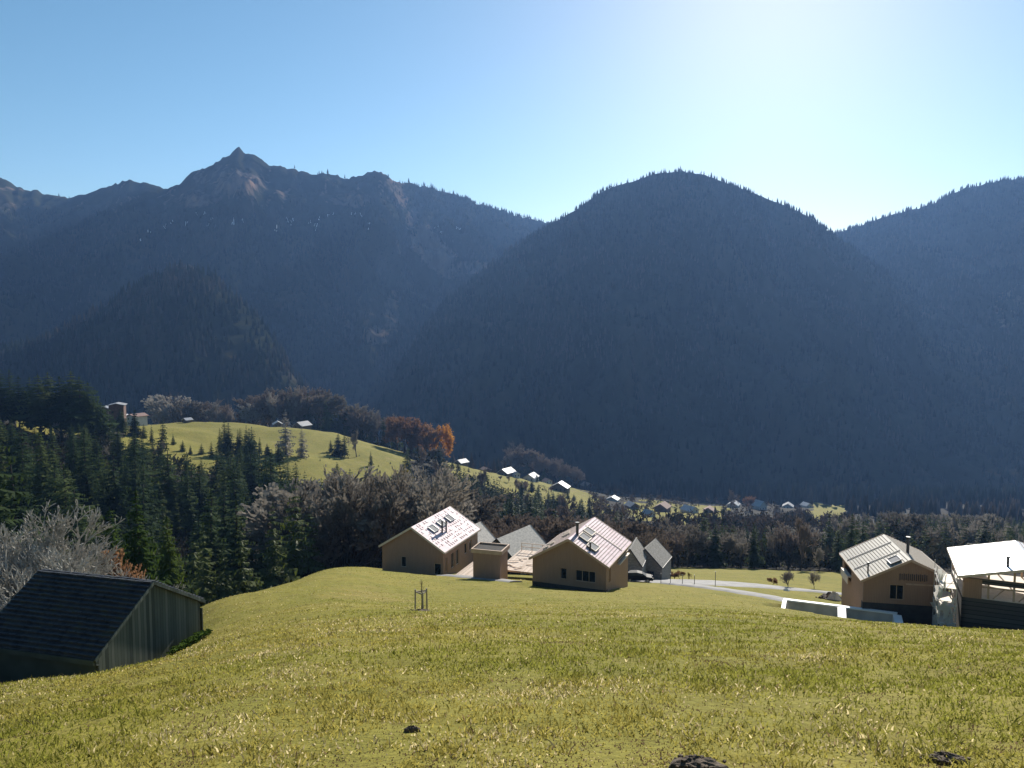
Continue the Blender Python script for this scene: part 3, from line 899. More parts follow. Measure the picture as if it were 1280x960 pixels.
# ---- house with the battened roof
zb = -28.95
H2W, H2L = 9.5, 10.98
h2, r2, t2 = gable_house('timber_house', 'new timber house with battened roof, three roof windows, chimney pipe and corner loggia', (1.96, 88, zb), -.384, H2W, H2L, 2.37, 2.73, shade_plinth=-.42,
    front=[(3.75, 4.5, .25, 1.55, 'window'), (5.55, 7.9, .25, 1.55, 'window', 2)], right=[(1.6, 2.2, .1, 2.0, 'door'), (5.4, 10.0, 1.05, 2.0, 'open')],
    roof_mats=[M_FOIL, M_FOIL], trim=M_TRIM, batten=(.36, .06, M_BATTEN), battens=(True, True))
ap = H2W / 2
cb = MB()
for y in (6.6,):
    cb.bar((ap + .1, y, t2(ap + .1) + .07), (H2W - .1, y, t2(H2W - .1) + .07), .1, .06)
cb.build('counter_batten', M_TRIM_PALE, r2)
for (x, y, L_) in ((5.35, 2.2, 1.7), (5.2, 4.5, 1.7), (6.6, 1.2, 1.7)):
    roof_item(t2, r2, 'skylight', M_SKYLIGHT, x, x + 1.05, y, y + L_, .16, .05, M_TRIM_PALE)
pipe(t2, r2, 'chimney', M_METAL, 5.0, 2.7, 1.35, .17)
pipe(t2, r2, 'vent_pipe', M_METAL, 7.1, .9, .9, .1)
lb = MB()   # loggia parapet and post
lb.bar((H2W - .2, 5.3, 1.12), (H2W - .2, 10.3, 1.12), .34, .14); lb.bar((H2W - .3, 5.3, 1.5), (H2W - .3, 10.3, 1.5), .08, .08)
lb.build('balcony_parapet', M_TRIM_PALE, h2)
pb = MB(); pb.box((H2W - .42, 9.2, 1.75), (.14, .14, 1.4)); pb.build('post', M_METAL, h2)
sb = MB(); g = random.Random(4)    # boards stacked on the shaded slope
for k in range(6):
    y = .9 + k * 1.2; x = 2.0 + g.uniform(-.6, 1.2)
    sb.box((x, y, t2(x) + .16), (g.uniform(.7, 1.2), .5, .16), tilt=Matrix.Rotation(-math.atan(2.73 / 4.75), 3, 'Y'))
sb.build('board_pile', M_TRIM_PALE, r2)['kind'] = 'stuff'

# ---- flat roofed shed between the two
q = P(625.2, 732.0, 91.0)
sh = empty('flat_roof_shed', (float(q[0]), 91.0, -30.75), -.30, 'small flat topped timber shed with raised rim standing between the two new houses', 'shed')
mb = MB(); W_, D_, Hh = 3.45, 3.0, 3.85
mb.box((-W_ / 2, D_ / 2, Hh / 2 - .4), (W_, D_, Hh + .4)); mb.build('wall', M_LARCH, sh)
mb = MB()
for (c, s) in (((-W_ / 2, -.02, Hh), (W_ + .5, .16, .5)), ((-W_ / 2, D_ + .02, Hh), (W_ + .5, .16, .5)), ((-W_ - .17, D_ / 2, Hh + .002), (.16, D_ - .12, .5)), ((.17, D_ / 2, Hh + .002), (.16, D_ - .12, .5))):
    mb.box(c, s)
mb.build('roof_rim', M_TRIM, sh)
mb = MB(); mb.box((-W_ / 2, D_ / 2, Hh + .04), (W_ + .16, D_ - .14, .06)); mb.build('roof', M_DARK, sh)

# ---- timber deck between shed and houses
a, b, c_, d = at(636, 712, 96), at(668, 712, 95), at(668, 712, 104), at(634, 712, 106)
dk = empty('timber_deck', ((a.x + b.x) / 2, 95.5, -30.5), -.34, 'pale timber deck with loose boards and railing beside the flat topped shed', 'deck')
mb = MB(); mb.box((0, 4.2, -.1), (6.2, 9.0, .22)); mb.build('deck_floor', M_DECK, dk)
g = random.Random(8)
for k in range(7):
    mb = MB(); mb.box((g.uniform(-2.4, 2.2), g.uniform(.4, 5), .12 + k * .012), (g.uniform(.8, 2.2), .18, .06), rz=g.uniform(-1, 1)); mb.build('loose_board', M_TRIM_PALE, dk)
for x in (-2.8, -1.3, .2, 1.7, 2.9):
    mb = MB(); mb.box((x, 8.3, .55), (.08, .08, 1.1)); mb.build('railing_post', M_TRIM_PALE, dk)
mb = MB(); mb.bar((-2.9, 8.3, 1.1), (3.0, 8.3, 1.1), .07, .1); mb.bar((-2.9, 8.3, .6), (3.0, 8.3, .6), .05, .1); mb.build('railing', M_TRIM_PALE, dk)
dk2 = empty('timber_deck', (-7.6, 96.2, -31.9), -.34, 'pale timber deck along the gleaming roofed house, lying beside its windows', 'deck')
mb = MB(); mb.box((1.0, 4.2, -.1), (2.8, 9.4, .3)); mb.build('deck_floor', M_DECK, dk2)

# ---- grey roofed house behind, with dark shaded front
fa = P(621, 673.3, 112.0)
h3yaw = -.56
W3 = 8.4; rise3 = 3.7
ex = np.array([math.cos(h3yaw), math.sin(h3yaw)])
loc3 = fa[:2] - ex * W3 / 2
h3, r3, t3 = gable_house('grey_roofed_house', 'older house with pale grey shingled roof behind the timber deck', (loc3[0], loc3[1], fa[2] - 7.0), h3yaw, W3, 9.6, 7.0 - rise3, rise3, wall_mat=M_BARN, roof_mats=[M_SHINGLE, M_SHINGLE], trim=M_METAL,
    front=[(1.8, 2.8, 1.0, 2.2), (5.2, 6.2, 1.0, 2.2)], right=[(2, 3, .9, 2.1), (5.5, 6.5, .9, 2.1)], base=-4)
br_ = P(601, 664, 121.0)
h6, r6, t6 = gable_house('grey_roofed_house', 'pale grey shingled roof peeping out beside the gleaming foil roof', (br_[0] - 8.3, 121 + 2.6, br_[2] - 7.2), -.5, 8.2, 9, 3.0, 3.6, wall_mat=M_LARCH_B, roof_mats=[M_SHINGLE, M_SHINGLE], trim=M_METAL, right=[(2, 3, .9, 2.1)], base=-4)

# ---- two steep grey gables beyond the battened house
for (px, py, Y, wpx, hp, lab, yaw, left_) in ((787.5, 686, 117, 30, 42, 'steep grey shingled house half hidden behind the loggia of the battened house', -.30, 0), (806.5, 686, 122, 42, 38, 'steep grey shingled house beside the parked car, next to the roadside meadow', -.42, 1)):
    a_ = P(px, py, Y)
    s_ = Y / F
    Wd = wpx * s_ * 1.06; rs = 22 * s_; tot = hp * s_ + .4
    ex = np.array([math.cos(yaw), math.sin(yaw)])
    lc = a_[:2] - ex * Wd / 2
    gable_house('grey_shingled_house', lab, (lc[0], lc[1], a_[2] - tot), yaw, Wd, 7.0, tot - rs, rs, wall_mat=M_SHINGLE_D, roof_mats=[M_SHINGLE_D, M_SHINGLE_D], trim=M_METAL, rt=.16, og=.15, oe=.1,
                front=[(Wd * .55, Wd * .75, .5, 1.6)] if left_ else [(Wd * .3, Wd * .45, .6, 1.7)], base=-3)

# ---- beige roofed timber house beyond the concrete walls
zb = -31.3
H4W, H4L, H4a = 8.9, 10.2, .54
h4, r4, t4 = gable_house('timber_house', 'timber house with beige battened roof, slatted gable vent and large dark opening above concrete walls', (36.9, 80, zb), -.19, H4W, H4L, 4.72, 2.5, H4a, .72, oe=.3, shade_plinth=2.3,
    front=[(2.9, 4.3, 2.75, 4.35, 'window', 1)], left=[(5.6, 9.0, 2.7, 4.1, 'open')], roof_mats=[M_BEIGE, M_BEIGE], batten=(.33, .05, M_BATTEN_P))
vb = MB()
for k in range(14):
    vb.box((3.85 + k * .2, .27, 5.25 - .0), (.07, .06, .62 if k % 2 else .75))
vb.build('gable_vent', M_METAL, h4)
db = MB(); db.box((6.45, .285, 4.5), (4.0, .05, .16)); db.build('beam', M_TRIM, h4)
sm = MB()
for y in (3.6, 6.9):
    sm.bar((.1, y, t4(.1) + .07), (H4W * H4a - .1, y, t4(H4W * H4a - .1) + .07), .14, .05)
sm.build('roof_seam', M_METAL, r4)
roof_item(t4, r4, 'skylight', M_SKYLIGHT, 3.0, 4.0, .55, 2.2, .14, .05, M_METAL)
pipe(t4, r4, 'vent_pipe', M_METAL, .9, 1.1, 1.1, .08)
pipe(t4, r4, 'chimney', M_METAL, 5.5, 3.6, 1.7, .16)
mb = MB(); mb.box((.15, 7.3, 3.25), (.5, 3.2, .12)); mb.box((-.05, 7.3, 2.9), (.08, 3.3, .9)); mb.build('balcony_parapet', M_TRIM_PALE, h4)

# ---- unfinished house at the edge of the building site
zb = -30.6
H5W, H5L = 12.4, 10.4
e5 = empty('unfinished_house', (43.03, 73, zb), -.42, 'half built house with dazzling white roof foil, open upper floor and dark timber base', 'house')
t5 = roof_fn(H5W, 6.8, 1.5)
rb = MB(); apx = H5W / 2
rb.slab((0, 0, t5(0)), (apx, 0, t5(apx)), (apx, H5L, t5(apx)), (0, H5L, t5(0)), .2, 0)
rb.slab((apx, 0, t5(apx)), (H5W, 0, t5(H5W)), (H5W, H5L, t5(H5W)), (apx, H5L, t5(apx)), .2, 1)
r5 = rb.build('roof', [M_FOIL_W, M_FOIL_W], e5)
sm = MB(); sm.bar((.05, 5.6, t5(.05) + .02), (apx, 5.6, t5(apx) + .02), .1, .03); sm.build('roof_seam', M_BATTEN, r5)
bb = MB()
for i in range(1, 18):
    x = apx + i * .34; bb.bar((x, .05, t5(x) + .03), (x, H5L - .05, t5(x) + .03), .06, .05)
bb.build('roof_battens', M_BATTEN, r5)
pipe(t5, r5, 'vent_pipe', M_METAL, 4.2, 1.4, .9, .13)
tb = MB()
for (xa, xb) in ((0, apx), (apx, H5W)):
    for yy in (-.025, H5L + .025):
        tb.bar((xa, yy, t5(xa) - .1), (xb, yy, t5(xb) - .1), .05, .25)
tb.bar((-.03, 0, t5(0) - .1), (-.03, H5L, t5(0) - .1), .05, .22)
tb.build('roof_edge', M_TRIM_PALE, r5)
wb = MB()
for (c, s) in (((H5W / 2, .75, 1.9), (H5W - .8, .3, 5.4)), ((H5W / 2, H5L - .75, 1.9), (H5W - .8, .3, 5.4)), ((.55, H5L / 2, 1.9), (.3, H5L - 1.2, 5.4)), ((H5W - .55, H5L / 2, 1.9), (.3, H5L - 1.2, 5.4))):
    wb.box(c, s)
wb.build('wall', M_OLDLOG, e5)
fb = MB(); fb.box((H5W / 2, H5L / 2, 4.6), (H5W - .9, H5L - 1.3, .12)); fb.build('floor_slab', M_TRIM_PALE, e5)
fb = MB(); fb.bar((.5, .70, 6.3), (H5W - .5, .70, 6.3), .14, .5); fb.build('header_beam', M_OLDLOG, e5)
xs = [.55, 2.6, 4.7, 6.8, 8.9, H5W - .6]
for yy in (.75, H5L - .75):
    for x in xs:
        mb = MB(); mb.box((x, yy, (4.6 + t5(x) - .22) / 2), (.17, .17, t5(x) - .22 - 4.6)); mb.build('post', M_TRIM, e5)
    mb = MB(); mb.bar((.5, yy + .01, 5.75), (H5W - .5, yy + .01, 5.75), .1, .14); mb.build('rail', M_TRIM, e5)
    mb = MB(); mb.bar((.5, yy, t5(.5) - .32), (apx, yy, t5(apx) - .32), .12, .2); mb.bar((apx, yy, t5(apx) - .32), (H5W - .5, yy, t5(H5W - .5) - .32), .12, .2); mb.build('rafter', M_TRIM, e5)
for x in (3.0, 5.1, 7.2):
    mb = MB(); mb.bar((x, .75, 4.7), (x + .9, .75, 5.7), .09, .09); mb.build('brace', M_TRIM, e5)
for c_, s_ in (((1.3, .72, 5.55), (1.5, .24, 1.9)), ((2.1, H5L - .72, 5.5), (2.6, .2, 1.7))):
    mb = MB(); mb.box(c_, s_); mb.build('infill_wall', M_LARCH, e5)

# ---- scaffold hung with torn white sheeting against it
sc = empty('scaffold', (41.3, 73.2, -30.2), -.42, 'scaffold tower wrapped in torn white sheeting between the two houses of the site', 'scaffold')
for x in (0, 1.5):
    for y in (0, 2.4, 4.8):
        mb = MB(); mb.tube([(x, y, -.8), (x, y, 6.6)], .04, 6); mb.build('pole', M_CONC, sc)
for z in (1.6, 3.4, 5.2):
    mb = MB(); mb.box((.75, 2.4, z), (1.4, 4.9, .06)); mb.build('walkway', M_TRIM_PALE, sc)
for z in (1.0, 2.4, 3.9, 5.7):
    mb = MB(); mb.tube([(0, -.03, z), (1.5, -.03, z + .0)], .03, 5); mb.tube([(1.53, 0, z), (1.53, 4.8, z)], .03, 5); mb.tube([(-.03, 0, z), (-.03, 4.8, z)], .03, 5); mb.build('rail', M_CONC, sc)
for z in (.2, 2.4, 4.4):
    mb = MB(); mb.tube([(0, -.06, z), (1.5, -.06, z + 2)], .025, 5); mb.build('brace', M_CONC, sc)
g = random.Random(12)
sv = MB()
for k in range(46):
    x = g.uniform(-.25, 1.5); y = g.choice((-.10, -.12, g.uniform(0, 4.6))); z = g.uniform(.1, 6.0)
    if y > 0: x = g.choice((-.1, -.08))
    h_ = g.uniform(.4, 1.3); w_ = g.uniform(.12, .5); ln = g.uniform(-.25, .25)
    d0 = g.uniform(-.15, .05)
    sv.add([(x, y, z), (x + w_ * .6, y - .05, z + .05), (x + w_ + ln, y + d0, z + h_), (x + ln * 1.2, y - .08, z + h_ * .9)], [(0, 1, 2, 3)])
M_SHEET = foliage('torn_white_sheeting', [(.70, .69, .67), (.85, .84, .82)], .55, scale=2)
sheet = sv.build('sheeting', M_SHEET, sc)
sheet['kind'] = 'stuff'
md = sheet.modifiers.new('thick', 'SOLIDIFY'); md.thickness = .015

# ---- pale retaining walls
def P2(px, py, Y): return Vector(P(px, py, Y))
tl, tm, tr = P2(981, 750.5, 84), P2(1052, 759.5, 81.2), P2(1121, 768.5, 78.5)
for (p, q_, lab) in ((tl, tm, 'pale concrete retaining wall ending at the driveway, with a white topped side wall'), (tm, tr, 'pale concrete retaining wall ending below the beige roofed house, with two white topped side walls')):
    e = empty('retaining_wall', (p.x, p.y, p.z - 2), 0, lab, 'retaining wall')
    d_ = q_ - p
    mb = MB()
    lo = Vector((0, 0, -.6)); 
    mb.add([lo, lo + Vector((d_.x, d_.y, d_.z)), Vector((d_.x, d_.y, d_.z + 2)), Vector((0, 0, 2)),
            lo + Vector((.05, .35, 0)), lo + Vector((d_.x + .05, d_.y + .35, d_.z)), Vector((d_.x + .05, d_.y + .35, d_.z + 2)), Vector((.05, .35, 2))],
           [(0, 1, 2, 3), (5, 4, 7, 6), (3, 2, 6, 7), (1, 0, 4, 5), (0, 3, 7, 4), (2, 1, 5, 6)])
    mb.build('wall_panel', M_CONC, e)
    mb = MB(); mb.bar((-.1, .10, 2.085), (d_.x + .1, d_.y + .10, d_.z + 2.085), .5, .15); mb.build('coping', M_WHITE, e)
    ends = [(0, .42)] if p is tl else [(0, .80), (1, .80)]
    for (k, w_) in ends:
        c0 = d_ * k
        mb = MB(); ca = Vector((-.38, -.925, 0))
        a0 = Vector((c0.x, c0.y, c0.z + 1.0)) + ca * .42; a1 = Vector((c0.x, c0.y, c0.z + 1.0)) + ca * (4.3 if k else 3.9)
        mb.bar(a0, a1, w_, 2.32)
        mb.build('side_wall', M_WHITE, e)
    mb = MB()
# ---- barn
A = P(118, 825, 30.0); B = P(256, 750.5, 36.6)
byaw = math.atan2(B[1] - A[1], B[0] - A[0]); BW = float(np.hypot(*(B[:2] - A[:2])))
apb = P(185, 727, (30.0 + 36.6) / 2)
bz = float(A[2] - 2.9)
bn, rbn, tbn = gable_house('barn', 'weathered board barn with dark tiled roof sunk behind the brow of the meadow', (A[0], A[1], bz), byaw, BW, 6.2, 2.9, float(apb[2] - A[2]), .5, float(B[2] - A[2]), og=.12, oe=.2, rt=.12,
    wall_mat=M_BARN, roof_mats=[M_BARNROOF, M_BARNROOF], trim=M_BARN, cat='barn', base=-2.5)
tb = MB(); g = random.Random(3)
apx = BW / 2; ns = 17
for side in (0, 1):
    xa = (0, BW)[side]
    for i in range(ns):
        k = (i + .5) / ns; x = xa + (apx - xa) * k
        for j in range(14):
            y0_ = 6.2 * j / 14
            tb.bar((x, y0_ + .01, tbn(x) + .03 + g.uniform(0, .03)), (x, y0_ + .43, tbn(x) + .03 + g.uniform(0, .03)), .11, .07)
tb.build('tile_courses', M_BARNROOF, rbn)
mb = MB(); mb.bar((.25, .09, 2.75), (BW - .25, .09, tbn(BW) - .25), .04, .1)
for x, z0, z1 in ((.2, -.9, 2.6), (BW - .22, -.5, tbn(BW) - .3)):
    cbz = MB(); cbz.bar((x, .05, z0), (x, .05, z1), .12, .06); cbz.build('corner_board', M_BARN, bn)
mb = MB(); mb.box((-.4, 8.4, 2.2), (6.4, 4.2, .14), tilt=Matrix.Rotation(-.22, 3, 'Y')); mb.build('lean_to_roof', M_BARNROOF, bn)
mb = MB(); mb.box((-.2, 8.3, .2), (5.6, 3.8, 3.4)); mb.build('lean_to_wall', M_BARN, bn)
# ------------------------------------------------------------------ small things on the meadow and along the road
M_BARK = simple('bark', [(.055, .045, .035), (.10, .085, .07)], 4, .9, .5, stretch=(1, 1, .3))
M_POSTW = simple('stake_wood', [(.30, .25, .19), (.42, .36, .28)], 5, .8)
# young tree with three stakes
p = at(527, 760, 37)
yt = empty('young_tree', p, .3, 'bare sapling tied to wooden stakes on the open meadow', 'sapling')
mb = MB(); mb.tube([(0, 0, -.1), (.02, 0, .45), (0, .02, .9), (.03, 0, 1.5)], [.03, .026, .02, .008], 6); mb.build('trunk', M_BARK, yt)
mb = MB(); g = random.Random(6)
for k in range(16):
    z = g.uniform(.7, 1.4); a = g.uniform(0, 6.28); l = g.uniform(.2, .4)
    mb.tube([(.01, 0, z), (math.cos(a) * l * .4, math.sin(a) * l * .4, z + l * .6)], [.008, .003], 4)
mb.build('crown', M_BARK, yt)
for a in (.5, 2.6, 4.7):
    mb = MB(); mb.tube([(math.cos(a) * .34, math.sin(a) * .34, -.3), (math.cos(a) * .32, math.sin(a) * .32, .98)], .04, 7); mb.build('stake', M_POSTW, yt)
mb = MB()
pts = [Vector((math.cos(a) * .32, math.sin(a) * .32, .86)) for a in (.5, 2.6, 4.7)]
for i in range(3):
    mb.bar(pts[i], pts[(i + 1) % 3], .03, .07)
mb.build('rail', M_POSTW, yt)


def lump(name, px, py, Y, r, h, lab, cat, mat, seed, n=None, zoff=0.):
    g = np.random.default_rng(seed)
    me = MB()
    p = ground_hit(px, py, 4.2, 14) if Y is None else at(px, py, Y)
    nr, na = 7, 18
    vs = [(0, 0, h)]; fs = []
    for i in range(1, nr + 1):
        k = i / nr
        for j in range(na):
            a = 2 * math.pi * j / na
            rr = r * k * (1 + .3 * (vnoise(np.array([math.cos(a) * 2 + 9 + seed]), np.array([math.sin(a) * 2 + 5]), seed)[0] - .5) * 2)
            zz = h * (1 - k ** 1.8) * (1 + .6 * (g.random() - .5)) - (.12 * h + .02) * (k > .95)
            x, y = rr * math.cos(a), rr * math.sin(a) * .8
            vs.append((x, y, zz + gz(p.x + x, p.y + y) - p.z))
    for j in range(na):
        fs.append((0, 1 + j, 1 + (j + 1) % na))
    for i in range(nr - 1):
        for j in range(na):
            a = 1 + i * na + j; b = 1 + i * na + (j + 1) % na
            fs.append((a, a + na, b + na, b))
    me.add(vs, fs)
    # crumbs
    for k in range(n or 26):
        a = g.random() * 6.28; q = r * g.uniform(.2, 1.25); s = g.uniform(.015, .05) * (r / .4)
        x, y = q * math.cos(a), q * math.sin(a) * .8
        me.box((x, y, max(0, h * (1 - (q / r) ** 1.6)) + gz(p.x + x, p.y + y) - p.z + s * .2), (s, s * 1.2, s * .8), rz=g.random() * 3)
    o = me.build(name, mat)
    o.location = (p.x, p.y, p.z + zoff)
    return tag(o, lab, cat)


lump('molehill', 868, 957, None, .24, .055, 'dark crumbly molehill at the bottom edge of the meadow, widest of the three', 'molehill', M_SOIL, 1, zoff=.02)
lump('molehill', 1180, 950, None, .16, .05, 'dark molehill in the meadow corner below the half built house', 'molehill', M_SOIL, 2, zoff=.02)
lump('molehill', 515, 913, None, .07, .032, 'smallest dark molehill, in dry grass on the barn side of the meadow', 'molehill', M_SOIL, 3, zoff=.02)
lump('soil_heap', 1040, 742, 104, 1.9, .9, 'low brown soil heap beside the road near the beige roofed house', 'soil heap', M_SOIL, 4)
lump('boulder', 1043, 741, 102.5, .8, .9, 'pale boulder lying on the soil heap by the road', 'boulder', M_CONC, 5, n=1, zoff=.2)
lump('boulder', 983, 741, 113.5, .45, .4, 'small white boulder at the edge of the road', 'boulder', M_WHITE, 6, n=1)

# roadside posts
fp = [at(q, 735, Y) for q, Y in ((826, 111.5), (838, 111.0), (853, 110.5), (868, 110.2), (894, 109.5))]
proto = None
labs = ['thin roadside post nearest the parked car', 'second thin roadside post counting from the parked car', 'middle one of the five thin roadside posts', 'fourth thin roadside post counting from the parked car', 'tall thin roadside post farthest from the parked car']
for i, p in enumerate(fp):
    if proto is None:
        mb = MB(); mb.tube([(0, 0, -.3), (0, 0, 1.5)], .045, 6); mb.tube([(0, 0, 1.5), (0, 0, 1.56)], .06, 6)
        proto = mb.build('roadside_post', M_METAL); o = proto
    else:
        o = proto.copy(); COL.objects.link(o)
    o.location = p; o.scale = (1, 1, 1.5 if i == 4 else 1)
    tag(o, labs[i], 'post', 'thin posts along the road')

# parked car
p = at(798, 726, 113)
car = empty('parked_car', (p.x, p.y, p.z + .18), -.12, 'dark estate car parked beside the grey shingled houses', 'car')
M_CARP = simple('car_paint', [(.012, .014, .018)], 1, .6, spec=.06)
M_TYRE = simple('tyre_rubber', [(.015, .015, .015)], 1, .8)
mb = MB()
prof = [(-2.1, .35), (-2.15, .75), (-2.0, .95), (-1.55, 1.38), (-.2, 1.45), (.55, 1.30), (1.15, .92), (1.95, .80), (2.12, .55), (2.1, .33)]
n = len(prof); hw = [.85, .86, .84, .66, .64, .66, .82, .80, .78, .80]
vs = [(x, -h_, z) for (x, z), h_ in zip(prof, hw)] + [(x, h_, z) for (x, z), h_ in zip(prof, hw)]
fs = [tuple(range(n)), tuple(range(2 * n - 1, n - 1, -1))] + [((i + 1) % n, i, n + i, n + (i + 1) % n) for i in range(n)]
mb.add(vs, fs); body = mb.build('body', M_CARP, car)
mb = MB()
mb.add([(-1.45, -.70, 1.02), (.95, -.775, .98), (.45, -.685, 1.28), (-.2, -.66, 1.40), (-1.4, -.68, 1.34)], [(0, 1, 2, 3, 4)])
mb.add([(1.12, -.74, .97), (1.12, .74, .97), (.6, .6, 1.29), (.6, -.6, 1.29)], [(0, 1, 2, 3)])
mb.add([(-2.0, -.72, 1.0), (-2.0, .72, 1.0), (-1.62, .6, 1.36), (-1.62, -.6, 1.36)], [(3, 2, 1, 0)])
wd = mb.build('window', simple('car_glass', [(.04, .05, .06)], 1, .7, spec=.1), car); wd.location = (0, -.055, .012)
for x in (-1.3, 1.3):
    for y in (-.8, .8):
        mb = MB(); mb.tube([(x, y - .1, .33), (x, y + .1, .33)], .33, 16); w_ = mb.build('wheel', M_TYRE, car)
        mb = MB(); mb.tube([(x, y - .12, .33), (x, y + .12, .33)], .19, 12); mb.build('rim', M_CONC, w_)
for y in (-.6, .6):
    mb = MB(); mb.box((2.09, y, .65), (.08, .3, .14)); mb.build('headlight', M_CONC, car)

lump('soil_patch', 527, 762, 36.5, .55, .06, 'bare soil patch round the foot of the staked sapling', 'soil patch', M_SOIL, 9, n=8)
# ------------------------------------------------------------------ trees
M_SPRUCE = foliage('spruce_needles', [(.020, .034, .017), (.034, .054, .023), (.055, .078, .030), (.085, .102, .034)], .30, (1.4, 1.4, .7), spec=.006, scale=.5, wobj=.6)
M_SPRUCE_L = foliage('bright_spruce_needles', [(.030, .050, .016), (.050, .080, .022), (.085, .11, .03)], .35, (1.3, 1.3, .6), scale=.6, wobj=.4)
M_TWIG = foliage('bare_twigs', [(.13, .11, .088), (.19, .163, .132), (.25, .22, .18), (.32, .285, .24)], .25, scale=.3, wobj=.75)
M_TWIG_P = foliage('pale_bare_twigs', [(.24, .225, .20), (.38, .36, .32), (.50, .47, .42)], .1, scale=.5, wobj=.3)
M_TWIG_R = foliage('reddish_bare_twigs', [(.11, .086, .068), (.17, .132, .105), (.23, .18, .145)], .25, scale=.3, wobj=.6)
M_RUST = foliage('rust_leaves', [(.14, .075, .042), (.21, .115, .06), (.28, .16, .08)], .5, scale=.4, wobj=.6)
M_ORANGE = foliage('orange_leaves', [(.36, .14, .015), (.50, .23, .025), (.55, .30, .04)], .5, scale=.4, wobj=.3)
M_YELLOW = foliage('yellowing_leaves', [(.16, .13, .035), (.24, .19, .05)], .5, scale=.5, wobj=.3)
M_TRUNK = simple('tree_trunk', [(.035, .028, .022), (.07, .056, .045)], 3, .9, stretch=(1, 1, .2))
M_TRUNK_P = simple('pale_tree_trunk', [(.16, .15, .13), (.26, .245, .22)], 3, .9, stretch=(1, 1, .2))


def tri_mesh(name, tris, mat):
    v = np.asarray(tris, np.float32).reshape(-1, 3)
    return np_mesh(name, v, np.arange(len(v)).reshape(-1, 3), mat)


def spruce_crown(seed, H=1.0, Rr=.17, whorls=26, per=8, bare=.07):
    """unit-height spruce: drooping sprays built from leaf-sized triangles, with gaps and an uneven outline"""
    g = np.random.default_rng(seed)
    T = []
    lop = g.uniform(.8, 1.2, 8)
    for i in range(whorls):
        k = (i + g.uniform(-.3, .3)) / whorls
        k = min(max(k, 0), .985)
        z = bare + (1 - bare) * k
        r = Rr * (1 - k) ** .80 * g.uniform(.8, 1.15) + .006
        if k < .08: r *= .75
        n = max(4, int(per * (1 - .45 * k)))
        a0 = g.uniform(0, 6.28)
        for j in range(n):
            if g.random() < .10: continue
            a = a0 + 6.28 * j / n + g.uniform(-.3, .3)
            rr = r * lop[int(a / 6.2832 * 8) % 8] * g.uniform(.6, 1.2)
            d = np.array([math.cos(a), math.sin(a), 0]); s = np.array([-d[1], d[0], 0])
            dr = g.uniform(.25, .55) * rr
            p0 = np.array([0, 0, z]) + d * rr * .08
            p1 = p0 + d * rr * .55 + np.array([0, 0, -dr * .45])
            p2 = p0 + d * rr + np.array([0, 0, -dr * .8 + rr * .08])
            w = rr * g.uniform(.30, .46) + .005
            # spray: several small fronds left and right of the branch
            m = 4 if rr > .05 else 2
            for q in range(m):
                t0 = (q + .1) / m; t1 = (q + 1.15) / m
                c0 = p0 + (p1 - p0) * min(1, t0 * 2) if t0 < .5 else p1 + (p2 - p1) * (t0 - .5) * 2
                c1 = p0 + (p1 - p0) * min(1, t1 * 2) if t1 < .5 else p1 + (p2 - p1) * min(1.05, (t1 - .5) * 2)
                ww = w * (1.15 - .7 * t0)
                for sg in (-1, 1):
                    tip = c1 * .6 + c0 * .4 + s * sg * ww * g.uniform(.7, 1.25) + np.array([0, 0, -ww * g.uniform(.2, .75)])
                    T.append([c0, c1, tip])
                if g.random() < .7:
                    dn = (c0 + c1) / 2 + np.array([0, 0, -g.uniform(.3, .8) * w * 1.5]) + s * g.uniform(-.3, .3) * ww
                    T.append([c0, c1, dn])
    # leader
    for a in range(4):
        d = np.array([math.cos(a * 1.57), math.sin(a * 1.57), 0]) * .008
        T.append([np.array([0, 0, .94]) + d, np.array([0, 0, .94]) - d, np.array([0, 0, 1.0])])
    return np.array(T)


def trunk_mesh(name, r, h, mat, lean=0, seed=0, n=7):
    g = random.Random(seed)
    mb = MB()
    k = 6
    pts = [(lean * (i / k) ** 1.5 + g.uniform(-.004, .004), g.uniform(-.004, .004), -.03 + (h + .03) * i / k) for i in range(k + 1)]
    mb.tube(pts, [r * (1.5 if i == 0 else 1) * (1 - .8 * i / k) for i in range(k + 1)], n)
    me = bpy.data.meshes.new(name); me.from_pydata(mb.v, [], mb.f); me.materials.append(mat); me.update()
    return me


